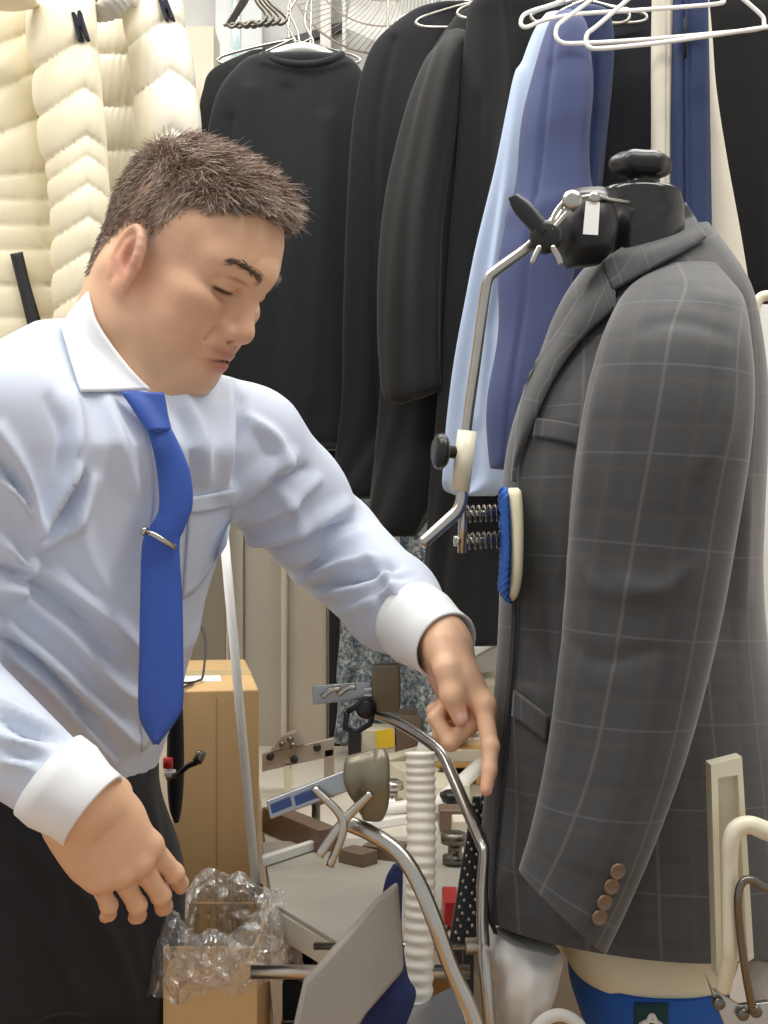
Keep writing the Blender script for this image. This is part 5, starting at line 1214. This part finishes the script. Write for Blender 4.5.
# ---- torso, arms and legs under the clothes (same continuous figure)
TY = rad(-50); TL = np.array([.766, .643, 0]); TF = np.array([.643, -.766, 0])
ZS = [.95, .992, 1.079, 1.209, 1.30, 1.362, 1.405, 1.435, 1.462, 1.488]
CX = [-.402, -.400, -.380, -.345, -.318, -.300, -.293, -.290, -.288, -.285]
CY = [1.395, 1.39, 1.38, 1.35, 1.33, 1.31, 1.312, 1.314, 1.316, 1.316]
AA = [.146, .154, .165, .168, .175, .180, .172, .150, .112, .070]
BB = [.108, .118, .132, .132, .128, .120, .100, .078, .060, .050]
RS = np.array([-.366, 1.195, 1.385]); RE = np.array([-.425, 1.18, 1.155])
LS = np.array([-.145, 1.405, 1.375]); LE = P(330, 543, 1.55); 
LWc = P(444, 642, 1.327); RWc = P(77, 797, 1.103)
def body_core():
    V = Vox((-.66, 1.0, .0), (.12, 1.78, 1.55), .008)
    V.column(ZS, CX, CY, [a-.018 for a in AA], [b-.018 for b in BB], TY, 0)
    V.cone(RS, RE, .046, .04, .03); V.cone(RE, RWc, .038, .0215, .01)
    V.cone(LS, LE, .044, .04, .03); V.cone(LE, LWc, .038, .0215, .01)
    for hx, s in (((-.392-.07, 1.39-.06), 1), ((-.392+.07, 1.39+.06), 1)):
        V.chain([(hx[0], hx[1], .94), (hx[0]+.0, hx[1], .50), (hx[0]-.04, hx[1]+.02, .09)], [.068, .055, .035], .03)
        V.cone((hx[0]-.04, hx[1]+.02, .06), (hx[0]+.08, hx[1]-.07, .04), .035, .03, .02)
    return V.mesh(1)
person = thing('person', 'grey-haired man in pale blue shirt and blue tie pointing at the grey checked jacket', 'person', (-.39, 1.39, 0))
bv, bq = body_core()
hw = h2w(hv)
BV, BF = join((hw, hq), (rv, rq), (lv, lq), (bv, bq))
bcol = np.vstack([skin, rc, lc, np.tile(np.array(lin((228,184,150))[:3]), (len(bv), 1))])
body = link('body', BV, BF, M_skin, person, col=bcol)
v, f, c = build_hair(); hair = link('hair', v, f, M_hair, person, col=c); hair['label'] = 'short brown hair greying at the sides'
for s_ in (-1, 1):
    v, f, c = brow(s_); link('eyebrow', v, f, M_hair, person, col=c)

# ---- shirt
def build_shirt():
    V = Vox((-.64, 1.0, .93), (.12, 1.78, 1.52), .0048)
    V.column(ZS[1:], CX[1:], CY[1:], AA[1:], BB[1:], TY, 0)
    V.cone(RS, RE, .064, .060, .035)
    V.ell(RS+np.array([-.0, .0, .008]), (.062, .062, .05), .03)
    V.cone(RE, P(46, 775, 1.107), .058, .038, .02)
    m = LS*.5+LE*.5+np.array([0, 0, -.004])
    V.chain([LS, m, LE], [.062, .057, .054], .035)
    V.chain([LE, P(392, 603, 1.43), P(421, 628, 1.365)], [.060, .051, .039], .02)
    v, q = V.mesh(3)
    L = [
     # torso drag folds
     ([(70,395),(78,440),(72,480)], 8.3, 0.0130), ([(105,395),(120,440),(135,490)], 7.4, 0.0087), ([(50,400),(62,430),(60,470)], 5.5, -0.0087),
     ([(37,530),(60,490),(75,465)], 6.4, 0.0217), ([(40,545),(75,520),(92,480)], 7.4, 0.0196), ([(38,538),(66,508),(84,474)], 3.7, -0.0130),
     ([(30,560),(60,580),(110,620),(138,650)], 8.3, 0.0152), ([(10,590),(60,625),(110,680),(138,700)], 8.3, 0.0152), ([(20,575),(62,604),(112,650)], 4.6, -0.0109),
     ([(0,625),(40,650),(90,700),(130,740)], 8.3, 0.0196), ([(0,645),(45,680),(85,730),(110,760)], 7.4, 0.0174), ([(0,636),(42,664),(88,716)], 4.6, -0.0152),
     ([(75,505),(90,560),(110,600)], 9.2, 0.0087),
     # near sleeve
     ([(0,430),(20,470),(36,530)], 7.4, 0.0152), ([(0,480),(20,505),(34,540)], 6.4, 0.0174), ([(0,462),(18,490),(33,535)], 3.7, -0.0130),
     ([(0,540),(15,560),(33,575)], 5.5, 0.0130), ([(0,590),(18,585),(30,560)], 6.4, 0.0130), ([(0,565),(18,572),(30,570)], 3.7, -0.0109),
     ([(0,700),(25,720),(60,735)], 6.4, 0.0130), ([(0,735),(20,745),(45,750)], 5.5, 0.0130), ([(0,760),(20,765),(35,770)], 4.6, 0.0087), ([(0,718),(22,733),(50,742)], 3.7, -0.0087),
     # far chest and sleeve
     ([(185,400),(200,440),(205,480)], 7.4, 0.0109), ([(172,400),(190,440),(196,490)], 4.6, -0.0065),
     ([(240,400),(236,440),(232,480)], 5.5, -0.0152), ([(228,385),(225,440),(222,490)], 7.4, 0.0130),
     ([(235,500),(262,470),(290,455)], 7.4, 0.0174), ([(235,520),(275,505),(315,480)], 6.4, 0.0174), ([(236,510),(270,488),(305,468)], 3.7, -0.0130),
     ([(245,540),(290,530),(345,505)], 7.4, 0.0174), ([(270,560),(310,555),(360,535)], 6.4, 0.0130), ([(260,552),(300,543),(350,521)], 3.7, -0.0130),
     ([(300,580),(340,570),(385,560)], 6.4, 0.0152), ([(320,595),(365,590),(405,575)], 5.5, 0.0109), ([(312,588),(352,580),(395,568)], 3.7, -0.0109),
     ([(345,612),(380,600),(415,585)], 5.5, 0.0109), ([(370,560),(395,590),(408,620)], 4.6, 0.0087), ([(250,420),(275,440),(285,470)], 6.4, 0.0130),
     ([(260,480),(290,500),(300,530)], 5.5, 0.0087), ([(380,600),(395,612),(400,635)], 4.6, -0.0109),
     ([(213,600),(195,630),(185,650)], 4.6, 0.0087), ([(225,560),(205,610),(188,660)], 8.3, 0.0087),
    ]
    N = normals(v, q); v = strokes(v, q, L, N)
    return v, q
sv, sq = build_shirt()
shirt = link('shirt', sv, sq, M_shirt, person); shirt['label'] = 'pale blue dress shirt'
SH = bvh_of([(sv, sq)]); SB = bvh_of([(sv, sq), (hw, hq)])
# cuffs: hollow tapered sleeves of white cloth
def cuff(name, a, b, ra, rb, flat=1.0):
    a = np.array(a); b = np.array(b); d = nrm(b-a); L = np.linalg.norm(b-a)
    prof = [(ra-.004, .0), (ra, -.001), (ra*1.01, L*.3), (rb*1.02, L*.7), (rb, L-.001), (rb-.0015, L+.001), (rb-.003, L-.001), (rb-.005, L*.6), (ra-.008, L*.1)]
    return link(name, *disc_axis(None, a, d, prof, None, n=40), M_white, shirt)
cuff('cuff', P(50, 776, 1.107), P(93, 811, 1.100), .0425, .0372)
cuff('cuff', P(411, 620, 1.375), P(446, 646, 1.32), .043, .0372)
# collar
drape('collar', [(88,292),(96,320),(112,345),(132,370),(151,390)], [(60,325),(66,345),(72,365),(77,380),(81,391)], SB, .008, .003, M_white, shirt, n=26, m=14, lim=(1.15, 1.30), smooth=4)
None and drape('collar', [(158,388),(166,384),(176,382)], [(166,399),(172,397),(180,392)], SB, .007, .003, M_white, shirt, n=10, m=8, lim=(1.2, 1.33), smooth=3)
drape('pocket', [(190,497),(210,494),(237,489)], [(183,600),(200,585),(226,545)], SH, .003, .0015, M_shirt, shirt, n=16, m=16, smooth=2)
drape('pocket_hem', [(190,497),(210,494),(237,489)], [(190,514),(210,511),(234,506)], SH, .005, .0015, M_shirt, shirt, n=16, m=6, smooth=2)
drape('placket', [(142,402),(152,450),(155,500),(146,560),(142,640),(140,700),(142,752)], [(160,402),(168,450),(172,500),(168,560),(162,640),(156,700),(150,745)], SH, .002, .0015, M_shirt, shirt, n=40, m=8, smooth=2)
# tie
drape('tie', [(148,428),(156,460),(160,490),(159,512),(150,528),(143,545),(141,600),(140,660),(139,700),(142,722),(155,744)],
      [(170,428),(182,452),(190,475),(192,505),(184,528),(179,545),(182,600),(183,660),(183,700),(178,716),(157,744)], SH, .010, .004, M_tie, person, n=60, m=12, lim=(1.10, 1.235), bulge=.004, smooth=5)
drape('tie_knot', [(121,392),(131,405),(140,418),(149,431)], [(163,393),(165,405),(167,418),(170,431)], SB, .014, .006, M_tie, person, n=14, m=12, lim=(1.10, 1.24), bulge=.006, smooth=4)
tl = SH.ray_cast(CAM, (Vector(P(160, 535, 1.0))-CAM).normalized())[0]
ty = min(tl.y, 1.235)-.018
clip = link('tie_clip', *join(tubev(pt([(145,531,ty),(155,535,ty-.002),(176,548,ty)]), .0028, 8), tubev(pt([(146,532,ty-.002),(142,530,ty-.002)]), .0045, 10)), M_silver, person)
# trousers
def build_trousers():
    V = Vox((-.68, 1.15, .03), (-.12, 1.68, 1.06), .0065)
    zs = [.80, .88, .96, 1.015, 1.028]
    V.column(zs, [-.402]*3+[-.400, -.398], [1.385]*5, [.157, .170, .170, .166, .165], [.118, .128, .132, .131, .130], TY, 0)
    for hx in ((-.384-.066, 1.385-.055), (-.384+.070, 1.385+.055)):
        V.chain([(hx[0]-.016, hx[1], .88), (hx[0]+.012, hx[1]-.012, .50), (hx[0]-.03, hx[1]+.02, .09)], [.105, .080, .06], .05)
    v, q = V.mesh(2)
    v = strokes(v, q, [([(10,830),(50,880),(70,960)], 8, .006), ([(60,860),(110,940),(140,1024)], 9, .007), ([(10,880),(60,960),(90,1024)], 9, .006), ([(150,790),(158,850),(160,920)], 6, .005), ([(130,800),(140,870),(150,960)], 5, -.004)])
    return v, q
v, q = build_trousers(); tr = link('trousers', v, q, M_pants, person); tr['label'] = 'black trousers'
for hx in ((-.453-.03, 1.325+.02), (-.309-.03, 1.447+.02)):
    V = Vox((hx[0]-.12, hx[1]-.2, 0), (hx[0]+.22, hx[1]+.12, .14), .006)
    V.cone((hx[0], hx[1], .045), (hx[0]+.11, hx[1]-.085, .038), .044, .038, 0); V.cone((hx[0], hx[1], .06), (hx[0], hx[1], .09), .046, .045, .03)
    V.D = np.maximum(V.D, -(V.ax[2][None, None, :]-.004))
    link('shoe', *V.mesh(1), M_shoe, person)
# ================================================================ CAMERA, LIGHT
cam = bpy.data.cameras.new('camera'); co = bpy.data.objects.new('camera', cam); COL.objects.link(co)
co.location = CAM; co.rotation_euler = (math.pi/2, 0, 0); cam.sensor_fit = 'VERTICAL'; cam.sensor_height = 24.0; cam.lens = 24.0*F/1024; cam.clip_start = .05
bpy.context.scene.camera = co
w = bpy.data.worlds.new('room_air'); bpy.context.scene.world = w; w.use_nodes = True
w.node_tree.nodes['Background'].inputs[0].default_value = (0.93, 0.97, 1.0, 1); w.node_tree.nodes['Background'].inputs[1].default_value = WORLD
def area(name, loc, sx, sy, en, col=(1, .98, .94), rot=(0, 0, 0)):
    l = bpy.data.lights.new(name, 'AREA'); l.shape = 'RECTANGLE'; l.size = sx; l.size_y = sy; l.energy = en; l.color = col
    o = bpy.data.objects.new(name, l); COL.objects.link(o); o.location = loc; o.rotation_euler = rot; return o
for x, y, e in LIGHTS: area('ceiling_tube_light', (x, y, 2.74), 1.2, .25, e)
sc = bpy.context.scene; sc.view_settings.view_transform = 'Standard'; sc.view_settings.look = 'None'; sc.view_settings.gamma = 1; sc.view_settings.use_curve_mapping = False
sc.view_settings.exposure = EXPO
